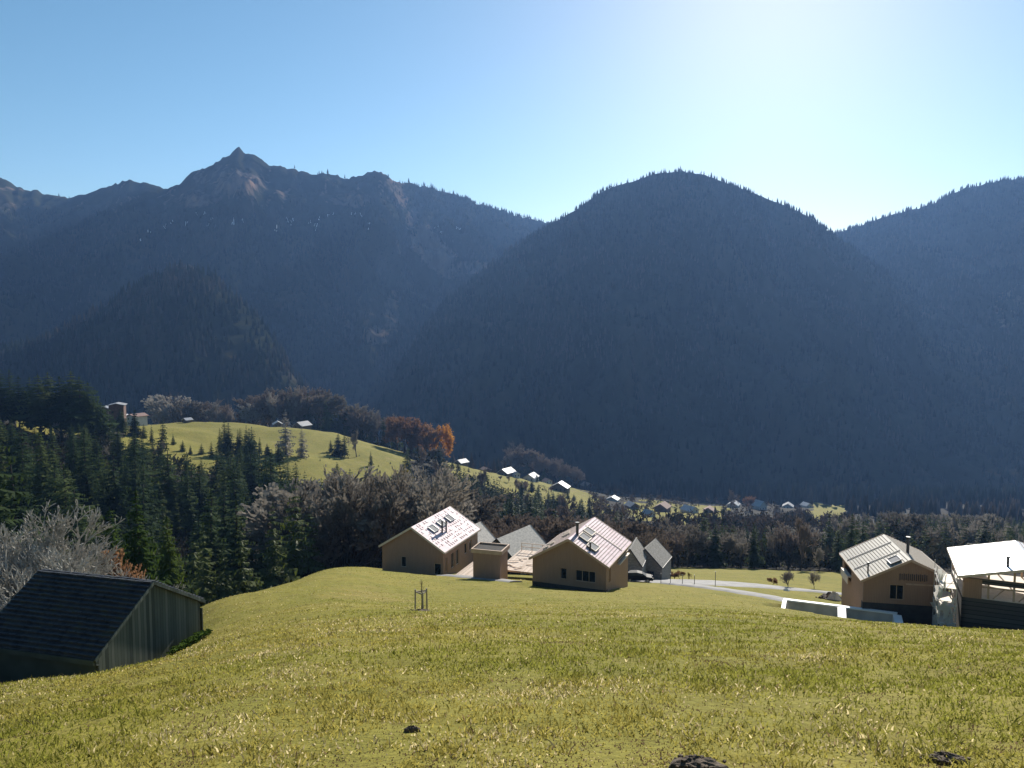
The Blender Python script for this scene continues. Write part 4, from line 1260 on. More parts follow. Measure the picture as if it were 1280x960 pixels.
def bare_skeleton(seed, spread=.36, fork=.28, levels=5, twig=.0022, nb=3):
    """unit-height broadleaf without leaves: (trunk+limb tubes), (twig triangles), tips"""
    g = np.random.default_rng(seed)
    limbs = []; tw = []; tips = []

    def grow(p, d, L, r, lev):
        n = 3
        pts = [p]; q = p.copy(); dd = d.copy()
        for i in range(n):
            dd = dd + g.normal(0, .13, 3); dd[2] += .05; dd /= np.linalg.norm(dd)
            q = q + dd * L / n; pts.append(q.copy())
        if lev <= 1:
            limbs.append((pts, [r * (1 - .5 * i / n) for i in range(n + 1)]))
        else:
            for i in range(n):
                a, b = pts[i], pts[i + 1]
                s = np.cross(b - a, g.normal(0, 1, 3)); s /= np.linalg.norm(s) + 1e-9
                w0 = max(r * (1 - .6 * i / n), twig); w1 = max(r * (1 - .6 * (i + 1) / n), twig * .6)
                tw.append([a - s * w0, a + s * w0, b + s * w1]); tw.append([a - s * w0, b + s * w1, b - s * w1])
        if lev >= levels:
            tips.append(pts[-1]); tips.append(pts[-2]); return
        kids = nb if lev else nb + 2
        for i in range(kids):
            t = g.uniform(.35, 1.0)
            o = pts[0] + (pts[-1] - pts[0]) * t if t < .97 else pts[-1]
            o = pts[min(n, int(round(t * n)))]
            a = g.uniform(0, 6.28)
            ax = np.cross(dd, [math.cos(a), math.sin(a), .3]); ax /= np.linalg.norm(ax) + 1e-9
            ang = g.uniform(.3, .8) if lev else g.uniform(.25, .85)
            nd = dd * math.cos(ang) + ax * math.sin(ang); nd[2] += .12; nd /= np.linalg.norm(nd)
            grow(o, nd, L * g.uniform(.58, .80), r * .55, lev + 1)
        if lev:
            grow(pts[-1], dd, L * .7, r * .6, lev + 1)

    grow(np.array([0, 0, 0.]), np.array([0, 0, 1.]), fork, .018, 0)
    tw = np.array(tw); tips = np.array(tips)
    allp = tw.reshape(-1, 3); zmax = np.percentile(allp[:, 2], 99.7); rad = np.percentile(np.hypot(allp[:, 0], allp[:, 1]), 97)
    S = np.array([spread / rad, spread / rad, 1 / zmax])
    tw = tw * S; tips = tips * S
    limbs = [([q * S for q in a], b) for a, b in limbs]
    return limbs, tw, tips


def leaf_tris(tips, n, size, seed):
    g = np.random.default_rng(seed)
    c = tips[g.integers(0, len(tips), n)] + g.normal(0, .018, (n, 3))
    u = g.normal(0, 1, (n, 3)); u /= np.linalg.norm(u, axis=1)[:, None]
    v = np.cross(u, g.normal(0, 1, (n, 3))); v /= np.linalg.norm(v, axis=1)[:, None]
    s = size * g.uniform(.6, 1.4, (n, 1))
    return np.stack([c - u * s, c + u * s, c + v * s * 1.5], 1)


def limb_mesh(name, limbs, mat):
    mb = MB()
    for pts, rad in limbs:
        mb.tube([tuple(p) for p in pts], rad, 6, cap=False)
    me = bpy.data.meshes.new(name); me.from_pydata(mb.v, [], mb.f); me.materials.append(mat); me.update()
    return me


SPR = [(trunk_mesh('trunk', .011, .93, M_TRUNK, seed=i), tri_mesh('crown', spruce_crown(100 + i, Rr=rr, whorls=wh, per=pe, bare=ba), M_SPRUCE))
       for i, (rr, wh, pe, ba) in enumerate([(.17, 28, 9, .05), (.15, 30, 9, .08), (.19, 26, 9, .04), (.135, 30, 8, .10), (.165, 24, 8, .12), (.21, 24, 10, .05)])]
SPR_TALL = [(trunk_mesh('trunk', .010, .95, M_TRUNK, seed=20 + i), tri_mesh('crown', spruce_crown(150 + i, Rr=.16, whorls=24, per=11, bare=.24), M_SPRUCE)) for i in range(3)]
SPR_L = [(trunk_mesh('trunk', .012, .93, M_TRUNK, seed=30 + i), tri_mesh('crown', spruce_crown(170 + i, Rr=.21, whorls=34, per=12, bare=.04), M_SPRUCE_L)) for i in range(3)]
BARE = []
for i in range(6):
    limbs, tw, tips = bare_skeleton(200 + i, spread=[.36, .42, .30, .38, .34, .27][i], fork=[.13, .10, .15, .11, .14, .2][i], twig=.0030)
    BARE.append((limb_mesh('trunk', limbs, M_TRUNK), tri_mesh('crown', tw, M_TWIG), tips, tw, limbs))
RED = [(b[0], tri_mesh('crown', b[3], M_TWIG_R)) for b in BARE[:3]]
PALE = []
for i in range(3):
    limbs, tw, tips = bare_skeleton(240 + i, spread=.55, fork=.14, levels=6, twig=.0011, nb=3)
    PALE.append((limb_mesh('trunk', limbs, M_TRUNK_P), tri_mesh('crown', tw, M_TWIG_P)))
RUST = [(b[0], tri_mesh('crown', np.concatenate([b[3], leaf_tris(b[2], 1500, .012, i)]), M_RUST)) for i, b in enumerate(BARE[:4])]
ORAN = [(BARE[5][0], tri_mesh('crown', np.concatenate([BARE[5][3], leaf_tris(BARE[5][2], 2600, .014, 9)]), M_ORANGE))]
LARCH = [(trunk_mesh('trunk', .010, .95, M_TRUNK, seed=50 + i), tri_mesh('crown', spruce_crown(190 + i, Rr=.15, whorls=26, per=7, bare=.06), M_TWIG)) for i in range(2)]
YELL = [(BARE[2][0], tri_mesh('crown', np.concatenate([BARE[2][3], leaf_tris(BARE[2][2], 500, .012, 19)]), M_YELLOW))]

bare_all = [b[:2] for b in BARE[3:5]]
GT = np.random.default_rng(77)
COUNT = {}


def plant(kindname, variants, pos, H, label, cat, group, parts=True, wide=1.0):
    tm, cm = variants[int(GT.integers(len(variants)))][:2]
    rz = GT.uniform(0, 6.28); s = H; sw = H * wide * GT.uniform(.78, 1.26)
    COUNT[kindname] = COUNT.get(kindname, 0) + 1
    e = empty(kindname, pos, rz, label, cat, group)
    e.scale = (sw, sw, s)
    e.rotation_euler = (GT.normal(0, .02), GT.normal(0, .02), rz)
    link('trunk', tm, e); link('crown', cm, e)
    return e


def wood(specs, region, n, spacing, cap=None, seed=1, sink=.3):
    """scatter single trees; region = (px0, px1, Y0, Y1); cap = [(px, py)] line no crown may rise above; specs = [(weight, kind, variants, (h0,h1), label, cat, group)]"""
    g = np.random.default_rng(seed)
    got = []
    tries = 0
    wts = np.cumsum([s[0] for s in specs]); wts = wts / wts[-1]
    while len(got) < n and tries < n * 60:
        tries += 1
        px = g.uniform(region[0], region[1]); Y = math.sqrt(g.uniform(region[2] ** 2, region[3] ** 2))
        p = at(px, 600, Y)
        if len(region) > 4 and not region[4](px, Y, p): continue
        sp = spacing * g.uniform(.8, 1.3)
        if any((p.x - q[0]) ** 2 + (p.y - q[1]) ** 2 < sp * sp for q in WOOD): continue
        s = specs[int(np.searchsorted(wts, g.random()))]
        H = g.uniform(*s[3])
        if cap:
            tp = proj(np.array([p.x, p.y, p.z + H]))
            lim = np.interp(tp[0], [c[0] for c in cap], [c[1] for c in cap])
            if tp[1] < lim:
                Hn = H * .5
                for _ in range(8):
                    tp = proj(np.array([p.x, p.y, p.z + H]))
                    if tp[1] >= lim: break
                    H *= .92
                if tp[1] < lim or H < s[3][0] * .55: continue
        WOOD.append((p.x, p.y)); got.append(1)
        plant(s[1], s[2], (p.x, p.y, p.z - sink), H, s[4], s[5], s[6], wide=1.42 if s[1] == 'spruce_tree' else 1.2)
    return len(got)


WOOD = []
# --- single trees one can point at
def one(kind, var, px, base_py, Y, top_py, label, cat, wide=1.0, group=None):
    p = at(px, base_py, Y)
    t = P(px, top_py, Y)
    H = max(1.5, t[2] - p.z)
    WOOD.append((p.x, p.y))
    return plant(kind, var, (p.x, p.y, p.z - .2), H, label, cat, group, wide=wide)


one('bare_tree', PALE, 62, 800, 50, 642, 'large pale bare tree spreading its branches just behind the barn ridge', 'tree', 1.05)
one('bare_tree', PALE, 8, 800, 46, 690, 'pale bare tree at the picture edge behind the barn', 'tree', 1.0)
one('bare_tree', PALE, 132, 800, 54, 690, 'low pale bare tree between the barn roof and the bright green spruces', 'tree', .9)
one('bare_tree', RUST, 153, 760, 57, 682, 'small tree with rust brown leaves peeping over the barn roof', 'tree', .6)
one('spruce_tree', SPR_L, 178, 760, 74, 606, 'sunlit bright green spruce behind the barn, tallest of its clump', 'tree', 1.0)
one('spruce_tree', SPR_L, 214, 760, 80, 640, 'bright green spruce with its side lit, next to the dark hollow', 'tree', 1.1)
one('spruce_tree', SPR_L, 146, 760, 84, 628, 'bright green spruce above the low pale bare tree', 'tree', 1.1)
one('spruce_tree', SPR, 2, 760, 92, 515, 'tall dark spruce cut by the picture edge', 'tree', 1.25)
one('spruce_tree', SPR, 32, 760, 120, 560, 'dark spruce beside the tall one at the picture edge', 'tree', 1.1)
for i, (px, tp, wd) in enumerate(((24, 468, 1.9), (38, 470, 1.8), (50, 466, 1.8), (63, 463, 1.9), (76, 468, 1.8), (88, 462, 1.9), (101, 468, 1.9), (112, 476, 1.7))):
    one('spruce_tree', SPR_TALL, px, 525, 330 + 6 * (i % 2), tp, 'tall spruce with a bare lower trunk in the row before the sunlit gap', 'tree', wd, 'tall spruces in a row above the forest')
for px, tp in ((4, 458), (14, 460), (-8, 466), (120, 492), (128, 500)):
    one('spruce_tree', SPR, px, 530, 345, tp, 'dark spruce crowded beside the tall row of bare trunked spruces', 'tree', 1.6, 'crowded spruces beside the tall row')
one('spruce_tree', SPR, 203, 580, 365, 519, 'single spruce standing up against the pale meadow near the farm buildings', 'tree', 1.2)
one('spruce_tree', SPR, 170, 575, 380, 507, 'dark spruce standing before the white farm buildings', 'tree', 1.3)
one('spruce_tree', SPR, 150, 560, 390, 510, 'dark spruce just before the brown farm building', 'tree', 1.4)
for i, (px, tp) in enumerate(((283, 522), (299, 536), (308, 530), (316, 532))):
    one('spruce_tree', SPR, px, 600, 385, tp, 'slim dark spruce in a group standing up against the pale meadow', 'tree', .95, 'spruces up against the meadow')
one('larch_tree', LARCH, 358, 610, 400, 510, 'grey brown leafless larch rising before the meadow, tallest there', 'tree', 1.3)
one('larch_tree', LARCH, 378, 600, 402, 530, 'smaller grey brown leafless larch beside the tall one before the meadow', 'tree', 1.3)
one('spruce_tree', SPR, 424, 585, 440, 541, 'broad dark spruce clump tree in the middle of the pale meadow', 'tree', 1.9)
one('spruce_tree', SPR, 431, 585, 442, 536, 'slim dark spruce rising from the clump in the pale meadow', 'tree', 1.3)
one('spruce_tree', SPR, 414, 585, 445, 549, 'low dark spruce at the edge of the clump in the pale meadow', 'tree', 1.9)
one('bare_tree', [b[:2] for b in BARE], 446, 585, 446, 538, 'brown bare tree beside the dark spruce clump in the meadow', 'tree', 1.1)
one('spruce_tree', SPR, 464, 595, 430, 563, 'small dark spruce alone at the lower tip of the pale meadow', 'tree', 1.6)
one('bare_tree', ORAN, 550, 580, 540, 531, 'brightest orange leafed tree at the end of the ridge', 'tree', .95)
one('bare_tree', ORAN, 541, 580, 545, 540, 'orange leafed tree half behind the brightest one on the ridge', 'tree', .9)
for i, (px, tp) in enumerate(((505, 521), (514, 524), (523, 526), (533, 530), (497, 528), (528, 540), (516, 545))):
    one('bare_tree', RUST, px, 570, 535 + 7 * (i % 3), tp, 'rust brown tree in the autumn clump on the ridge', 'tree', 1.15, 'rust brown trees on the ridge')
# row behind the upper meadow
for i in range(34):
    px = 322 + i * 5.2 + GT.uniform(-2, 2)
    tpl = np.interp(px, [320, 345, 385, 420, 450, 500], [500, 488, 486, 497, 512, 522]) + GT.uniform(-3, 5)
    if 408 < px < 435 or i % 3 == 0 and px > 380:
        one('spruce_tree', SPR, px, 520, 585 + GT.uniform(-10, 12), tpl + (4 if px < 430 else -3), 'dark spruce in the row along the upper edge of the pale meadow', 'tree', 1.15, 'spruces along the upper meadow edge')
    else:
        one('bare_tree', RED if i % 2 else [b[:2] for b in BARE], px, 520, 590 + GT.uniform(-10, 14), tpl, 'bare brown tree in the row along the upper edge of the pale meadow', 'tree', 1.2, 'bare trees along the upper meadow edge')
for i in range(13):
    px = 196 + i * 9.6 + GT.uniform(-3, 3)
    one('bare_tree', RED if i % 2 else [b[:2] for b in BARE], px, 520, 600 + GT.uniform(-8, 20), np.interp(px, [196, 215, 240, 262, 300, 330], [500, 491, 503, 500, 510, 505]) + GT.uniform(-2, 4), 'hazy bare tree behind the brow of the pale meadow', 'tree', 1.3, 'bare trees behind the meadow brow')
# lower ridge with hedgerow trees
for i in range(16):
    px = 636 + i * 5.6 + GT.uniform(-2, 2)
    one('bare_tree' if i % 4 else 'spruce_tree', RED if i % 4 else SPR, px, 600, 760 + GT.uniform(-10, 20), np.interp(px, [636, 645, 660, 690, 730], [563, 557, 562, 573, 590]) + GT.uniform(-2, 5), 'hazy bare tree in the belt behind the lower ridge houses' if i % 4 else 'hazy spruce in the belt behind the lower ridge houses', 'tree', 1.2, 'trees behind the lower ridge')
# big trees behind the roadside meadow
for i, (px, tp, Y, wd, lab) in enumerate(((880, 638, 205, 1.2, 'dark spruce behind the roadside meadow, left one of the close pair'), (893, 650, 200, 1.2, 'dark spruce behind the roadside meadow, right one of the close pair'), (943, 652, 198, 1.15, 'dark spruce alone between grey bare trees behind the roadside meadow'),
                                     (1062, 640, 190, 1.25, 'dark spruce beside the gable of the beige roofed house'), (1046, 655, 196, 1.1, 'smaller dark spruce next to the one by the beige roofed house'), (1036, 640, 230, 1.0, 'slim dark spruce behind the dome shaped bare tree'), (868, 655, 215, 1.0, 'slim dark spruce at the grey houses end of the roadside meadow'),
                                     (1076, 650, 205, 1.2, 'dark spruce half hidden by the beige battened roof'))):
    one('spruce_tree', SPR, px, 716, Y, tp, lab, 'tree', wd)
one('bare_tree', RED, 1000, 717, 196, 645, 'dome shaped purplish bare tree behind the roadside meadow', 'tree', 1.15)
one('bare_tree', RED, 985, 717, 205, 655, 'purplish bare tree crowding the dome shaped one', 'tree', 1.1)
one('bare_tree', bare_all, 1024, 716, 192, 682, 'small pale bare tree beside the dome shaped bare tree', 'tree', .8)
for i, (px, tp) in enumerate(((860, 655), (848, 650), (915, 662), (926, 668), (958, 668), (970, 662), (905, 668), (838, 660))):
    one('bare_tree', [b[:2] for b in BARE], px, 716, 200 + 5 * (i % 3), tp, 'grey brown bare tree in the row behind the roadside meadow', 'tree', 1.1, 'bare trees behind the roadside meadow')
one('bare_tree', [b[:2] for b in BARE], 985, 737, 121, 712, 'low bare bushy tree at the roadside', 'tree', 1.5)
one('young_tree', [b[:2] for b in BARE], 1018, 732, 124, 713, 'thin young tree standing in the roadside meadow', 'tree', .8)
one('bush', RUST, 965, 734, 124, 723, 'round reddish brown bush beside the bare roadside tree', 'bush', 1.6)
for i, (px, w_) in enumerate(((836, 1.3), (843, 1.6), (850, 1.4), (860, 1.0))):
    one('bush', YELL if i == 3 else RUST, px, 728, 128, (722, 720, 722, 724)[i], ['rust bush at the houses end of the roadside row', 'biggest golden brown bush in the roadside row', 'rust bush beside the biggest one in the roadside row', 'small yellowing bush ending the roadside row'][i], 'bush', w_)
# big grey bare wood behind the brow, with two leafy spots
one('bare_tree', YELL, 475, 725, 150, 628, 'bare tree with a few yellow leaves left of the gleaming roof', 'tree', .6)
one('bare_tree', YELL, 512, 690, 240, 585, 'tree with pale yellow leaves above the gleaming roof', 'tree', .7)

EDGE = [(128, 512), (150, 515), (180, 526), (210, 543), (250, 558), (285, 533), (318, 540), (345, 556), (395, 578), (440, 575), (465, 582), (500, 585)]
px = 130
while px < 500:
    tpl = float(np.interp(px, [c[0] for c in EDGE], [c[1] for c in EDGE])) + GT.uniform(-7, 6)
    if not (196 < px < 210 or 350 < px < 384):
        one('spruce_tree', SPR, px, 600, float(np.interp(px, [130, 300, 500], [400, 395, 470])) - GT.uniform(0, 30), tpl, 'dark spruce in the forest edge along the lower side of the pale meadow', 'tree', 1.45, 'spruces along the forest edge')
    px += GT.uniform(9, 15)
px = 566
while px < 770:
    tpl = float(np.interp(px, [566, 575, 600, 640, 680, 720, 760], [570, 584, 590, 598, 609, 620, 632])) + GT.uniform(-9, 7)
    if GT.random() < .62:
        one('spruce_tree', SPR, px, 620, 560 - GT.uniform(0, 40), tpl, 'dark spruce at the upper rim of the wood below the ridge farmhouses', 'tree', 1.35, 'spruces at the rim below the ridge farmhouses')
    else:
        one('bare_tree', RED, px, 620, 560 - GT.uniform(0, 40), tpl + 2, 'bare tree at the upper rim of the wood below the ridge farmhouses', 'tree', 1.3, 'bare trees at the rim below the ridge farmhouses')
    px += GT.uniform(7, 12)
CAP = [(-60, 465), (0, 512), (22, 526), (115, 526), (140, 530), (180, 540), (212, 552), (250, 568), (285, 555), (310, 552), (345, 562), (395, 580), (440, 580), (480, 590), (500, 580), (512, 552), (548, 555), (562, 572), (590, 584), (615, 588), (640, 600), (660, 606), (685, 613), (715, 623), (760, 636), (800, 646), (850, 660), (1280, 666)]
bare2 = [b[:2] for b in BARE]
s_forest = [(9, 'spruce_tree', SPR, (18, 28), 'dark green spruce in the dense forest below the pale meadow', 'tree', 'spruces of the dense forest'),
            (.35, 'bare_tree', bare2, (12, 17), 'bare tree standing among the spruces of the dense forest', 'tree', 'bare trees in the dense forest')]
n1 = wood(s_forest, (-70, 385, 100, 430, lambda px, Y, p: Y > np.interp(px, [-70, 120, 250, 330, 390], [100, 95, 100, 140, 170])), 122, 5.3, CAP, 5)
s_bare = [(8, 'bare_tree', bare2, (19, 27), 'grey brown bare tree in the leafless wood between forest and gleaming roof', 'tree', 'bare trees of the leafless wood'),
          (.6, 'spruce_tree', SPR, (14, 20), 'spruce among the leafless trees behind the meadow brow', 'tree', 'spruces in the leafless wood')]
n2 = wood(s_bare, (368, 560, 136, 205), 60, 4.4, [(350, 650), (372, 612), (400, 592), (430, 582), (490, 582), (530, 590), (560, 606)], 6)
s_mid = [(5, 'spruce_tree', SPR, (13, 22), 'dark spruce on the wooded slope under the lower ridge meadow', 'tree', 'spruces under the lower ridge'),
         (3, 'bare_tree', RED, (11, 16), 'brownish bare tree on the wooded slope under the lower ridge meadow', 'tree', 'bare trees under the lower ridge')]
n3 = wood(s_mid, (385, 810, 215, 620), 78, 8.0, [(a, b - 4) for a, b in CAP], 7)
n4 = wood([(8, 'bare_tree', RED, (9, 14), 'dark brown bare tree close behind the new timber houses', 'tree', 'bare trees close behind the new houses')], (570, 850, 145, 215), 42, 4.8, [(570, 650), (640, 640), (700, 640), (780, 650), (850, 668)], 8)
s_val = [(4, 'spruce_tree', SPR, (14, 22), 'dim spruce in the valley wood behind the building site', 'tree', 'spruces of the valley wood'),
         (6, 'bare_tree', bare2, (12, 17), 'dim bare tree in the valley wood behind the building site', 'tree', 'bare trees of the valley wood')]
n5 = wood(s_val, (830, 1310, 208, 520), 78, 8.5, [(830, 656), (1030, 655), (1045, 640), (1130, 640), (1320, 645)], 9)

# --- the far wood at the mountain foot reads as one mass
def far_wood(name, px0, px1, Y0, Y1, n, h, seed, mat, keep=None):
    g = np.random.default_rng(seed)
    px = g.uniform(px0, px1, n); Y = g.uniform(Y0, Y1, n)
    q = np.array([P(a, 620, b) for a, b in zip(px, Y)])
    z = ground_z(q[:, 0], q[:, 1])
    pts = np.stack([q[:, 0], Y, z], -1)
    if keep is not None:
        pts = pts[keep(px, Y, pts)]
    # tiny quads feed the same cone builder
    e = .5
    V = np.concatenate([pts + np.array([-e, -e, 0]), pts + np.array([e, -e, 0]), pts + np.array([e, e, 0]), pts + np.array([-e, e, 0])])
    K = len(pts); i = np.arange(K)
    Fq = np.stack([i, i + K, i + 2 * K, i + 3 * K], -1)
    return tree_cones(name, V, Fq, np.full(K, 1.6), mat, h[0], h[1], seed=seed)


M_BROWNWOOD = tinted('far_mixed_wood', [(.018, .024, .016), (.035, .032, .022), (.065, .048, .036), (.10, .075, .058)], .2)
far_wood('valley_forest', 790, 1340, 800, 980, 700, (14, 24), 61, M_FARWOOD, lambda px, Y, p: Y > np.interp(px, [790, 900, 1000, 1340], [850, 820, 800, 780]))
far_wood('valley_forest', 1060, 1400, 560, 800, 420, (10, 18), 62, M_BROWNWOOD, lambda px, Y, p: ~((px > 1140) & (px < 1205) & (Y < 640)))
far_wood('valley_forest', 700, 860, 820, 960, 160, (7, 12), 63, M_BROWNWOOD)
far_wood('valley_forest', -500, 640, 640, 900, 700, (10, 17), 64, M_BROWNWOOD, lambda px, Y, p: proj(p)[:, 1] > np.interp(px, [-500, 0, 140, 200, 330, 500, 640], [540, 540, 533, 530, 533, 560, 592]))

def on_floor(px, Y, p):
    return (cover_of(p[:, 0], p[:, 1], p[:, 2]) < .3) & (Y > np.interp(px, [-100, 120, 250, 330, 420, 560, 800], [70, 70, 85, 112, 128, 140, 150]))


M_UNDER = tinted('undergrowth_twigs', [(.012, .018, .010), (.024, .028, .016), (.042, .038, .026), (.07, .058, .042)], .25)


def scrub(name, px0, px1, Y0, Y1, n, h, seed, mat, keep, nt_=26, flat=.6):
    g = np.random.default_rng(seed)
    px = g.uniform(px0, px1, n); Y = g.uniform(Y0, Y1, n)
    q = np.array([P(a, 620, b) for a, b in zip(px, Y)])
    p = np.stack([q[:, 0], Y, ground_z(q[:, 0], Y)], -1)
    k = keep(px, Y, p); p = p[k]; px = px[k]
    hh = g.uniform(h[0], h[1], len(p))
    pp = proj(p + np.array([0, 0, 1]) * hh[:, None])
    lim = np.interp(pp[:, 0], [c[0] for c in CAP], [c[1] for c in CAP])
    k = pp[:, 1] > lim + 8
    p, hh = p[k], hh[k]
    broad_cluster(name, p, hh, hh * g.uniform(.45, .8, len(p)) * flat / .6, mat, nt_, seed, np.clip(g.normal(.45, .2, len(p)), 0, 1))


scrub('undergrowth', -150, 860, 90, 260, 4200, (1.5, 5), 71, M_UNDER, on_floor)
scrub('undergrowth', -200, 860, 260, 600, 3600, (3, 8), 72, M_UNDER, on_floor)
scrub('undergrowth', 790, 1400, 196, 560, 4600, (2, 8), 73, M_UNDER, on_floor)


# the spruces of the forest beyond those built one by one
def rest_of_forest(n, region, cap, seed):
    g = np.random.default_rng(seed)
    crowns = [spruce_crown(300 + i, Rr=.21, whorls=18, per=8, bare=.05) for i in range(3)]
    out = []
    for _ in range(n * 30):
        if len(out) >= n: break
        px = g.uniform(region[0], region[1]); Y = math.sqrt(g.uniform(region[2] ** 2, region[3] ** 2))
        p = at(px, 600, Y)
        if not (on_floor(np.array([px]), np.array([Y]), np.array([[p.x, p.y, p.z]]))[0]): continue
        if any((p.x - q[0]) ** 2 + (p.y - q[1]) ** 2 < 7 for q in WOOD): continue
        H = g.uniform(12, 20)
        tp = proj(np.array([p.x, p.y, p.z + H])); lim = np.interp(tp[0], [c[0] for c in cap], [c[1] for c in cap])
        if tp[1] < lim + 4: continue
        WOOD.append((p.x, p.y))
        c = crowns[int(g.integers(3))]; a = g.uniform(0, 6.28); ca, sa = math.cos(a), math.sin(a)
        Rm = np.array([[ca, sa, 0], [-sa, ca, 0], [0, 0, 1]])
        out.append((c.reshape(-1, 3) @ Rm) * H + np.array([p.x, p.y, p.z - .3]))
    V = np.concatenate(out)
    tag(link('forest', np_mesh('forest', V, np.arange(len(V)).reshape(-1, 3), M_SPRUCE)), kind='stuff')


rest_of_forest(150, (-80, 420, 100, 420), CAP, 81)
rest_of_forest(120, (565, 830, 215, 560), CAP, 82)
rest_of_forest(170, (830, 1320, 205, 520), [(830, 652), (900, 640), (1030, 650), (1045, 636), (1130, 634), (1320, 640)], 83)
# ------------------------------------------------------------------ far farmhouses and the village
M_VWALL = [simple('far_timber', [(.10, .075, .055), (.16, .12, .09)], 1, .9), simple('far_plaster', [(.45, .42, .38), (.55, .52, .48)], 1, .9), simple('far_brown_wall', [(.09, .05, .04), (.14, .08, .06)], 1, .9)]
M_VROOF = [simple('bright_metal_roof', [(.30, .30, .31), (.42, .42, .43)], 1, .5), simple('far_tile_roof', [(.24, .14, .11), (.30, .19, .15)], 1, .8), simple('far_grey_roof', [(.22, .22, .23), (.32, .32, .33)], 1, .6)]


def far_house(px, py, wpx, hpx, Y0, Y1, yaw, wm, rm, label, name='farmhouse', cat='house', deep=1.1, pitch=.45):
    p = ground_hit(px, py, Y0, Y1); s = p.y / F
    W = wpx * s; Hh = hpx * s; L = W * deep
    rise = min(W * .5 * pitch, Hh * .55); he = Hh - rise
    e = empty(name, p, yaw, label, cat)
    mb = MB(); mb.prism([(-W / 2, -3), (W / 2, -3), (W / 2, he), (0, Hh - .1), (-W / 2, he)], -L / 2, L / 2)
    wl = mb.build('wall', M_VWALL[wm], e)
    mb = MB(); o = .7
    mb.slab((-W / 2 - o, -L / 2 - o, he - o * rise / (W / 2) + .2), (0, -L / 2 - o, Hh + .2), (0, L / 2 + o, Hh + .2), (-W / 2 - o, L / 2 + o, he - o * rise / (W / 2) + .2), .3)
    mb.slab((0, -L / 2 - o, Hh + .2), (W / 2 + o, -L / 2 - o, he - o * rise / (W / 2) + .2), (W / 2 + o, L / 2 + o, he - o * rise / (W / 2) + .2), (0, L / 2 + o, Hh + .2), .3)
    mb.build('roof', M_VROOF[rm], e)
    n = max(2, int(W / 3.2))
    for fl in range(max(1, int(he / 2.9))):
        for i in range(n):
            x = -W / 2 + W * (i + .5) / n; z = .9 + fl * 2.8
            if z + 1.3 > he: continue
            mb = MB(); mb.box((x, -L / 2 - .02, z + .6), (1.0, .08, 1.2)); mb.build('window', M_DARK, wl)
    return e


FH = [
    (147, 517, 17, 27, 420, 520, .3, 2, 2, 'big brown farm building with flat grey roof beside the pale plastered block', 1.0, .25),
    (134, 513, 12, 24, 470, 560, -.2, 0, 0, 'dark farm building with bright roof behind the tall spruce row', 1.0, .35),
    (171, 512, 15, 15, 440, 520, -.5, 1, 1, 'pale plastered block with pinkish roof at the top of the meadow', 1.2, .35),
    (157, 510, 9, 13, 470, 560, .2, 0, 0, 'small white roofed house between the brown and the pale farm buildings', 1.0, .5),
    (234, 517, 8, 5, 470, 560, -.6, 0, 0, 'tiny hut with white roof alone on the meadow brow', 1.0, .5),
    (378, 530, 14, 9, 520, 585, -.5, 0, 2, 'farmhouse with grey roof under the bare trees of the upper meadow', 1.2, .6),
    (347, 525, 10, 8, 530, 600, .4, 0, 0, 'dark hut with pale roof ending the upper meadow trees', 1.0, .6),
    (577, 570, 11, 7, 600, 760, -.7, 0, 0, 'lone farmhouse with white roof highest on the lower ridge', 1.2, .6),
    (607, 577, 9, 5, 620, 780, .5, 2, 1, 'low reddish house on the crest of the lower ridge', 1.2, .5),
    (633, 589, 15, 9, 620, 780, -.6, 0, 0, 'bright roofed farmhouse halfway down the lower ridge', 1.2, .6),
    (644, 592, 9, 7, 620, 780, .5, 1, 2, 'pale house just below the bright roofed farmhouse of the ridge', 1.0, .6),
    (664, 597, 14, 9, 640, 800, -.4, 1, 2, 'grey roofed farmhouse beside the dark spruce on the lower ridge', 1.2, .6),
    (700, 613, 22, 11, 600, 720, -.35, 0, 0, 'long bright roofed building above the wooded slope, widest on the lower ridge', .6, .6),
    (684, 602, 9, 6, 640, 800, .5, 1, 1, 'small tile roofed house between the grey farmhouse and the long building', 1.0, .6),
    (734, 608, 12, 9, 660, 860, .5, 2, 1, 'reddish house at the foot of the lower ridge', 1.0, .6),
    (766, 626, 14, 6, 600, 760, -.4, 1, 0, 'long low village house with bright roof at the start of the village', .8, .5),
    (790, 634, 13, 7, 560, 760, .4, 0, 2, 'grey roofed village house beside the long low one', 1.0, .6),
    (828, 640, 16, 12, 560, 720, -.5, 2, 1, 'brown village house with tiled roof between bright roofs', 1.1, .6),
    (862, 640, 15, 8, 560, 720, .6, 1, 0, 'village house with dazzling white roof beside the brown one', 1.1, .6),
    (811, 645, 12, 8, 540, 700, .6, 1, 2, 'pale village house below the grey roofed one', 1.0, .6),
    (917, 634, 13, 8, 560, 760, -.5, 1, 0, 'white roofed village house left of the reddish tree top', 1.0, .6),
    (949, 636, 13, 11, 560, 760, .5, 1, 0, 'white gabled village house right of the reddish tree top', 1.0, .9),
    (985, 633, 12, 7, 600, 780, -.4, 1, 2, 'pale village house with grey roof before the small valley meadow', 1.0, .6),
    (1008, 634, 10, 6, 600, 780, .4, 1, 0, 'smallest bright roofed village house next to the valley meadow', 1.0, .6),
    (886, 641, 12, 8, 560, 720, -.4, 0, 1, 'tile roofed village house between the two white roofed ones', 1.0, .6),
]
for (px, py, w_, h_, y0, y1, yaw, wm, rm, lab, deep, pit) in FH:
    far_house(px, py, w_, h_, y0, y1, yaw, wm, rm, lab, 'farmhouse' if px < 760 else 'village_house', 'house', deep, pit)
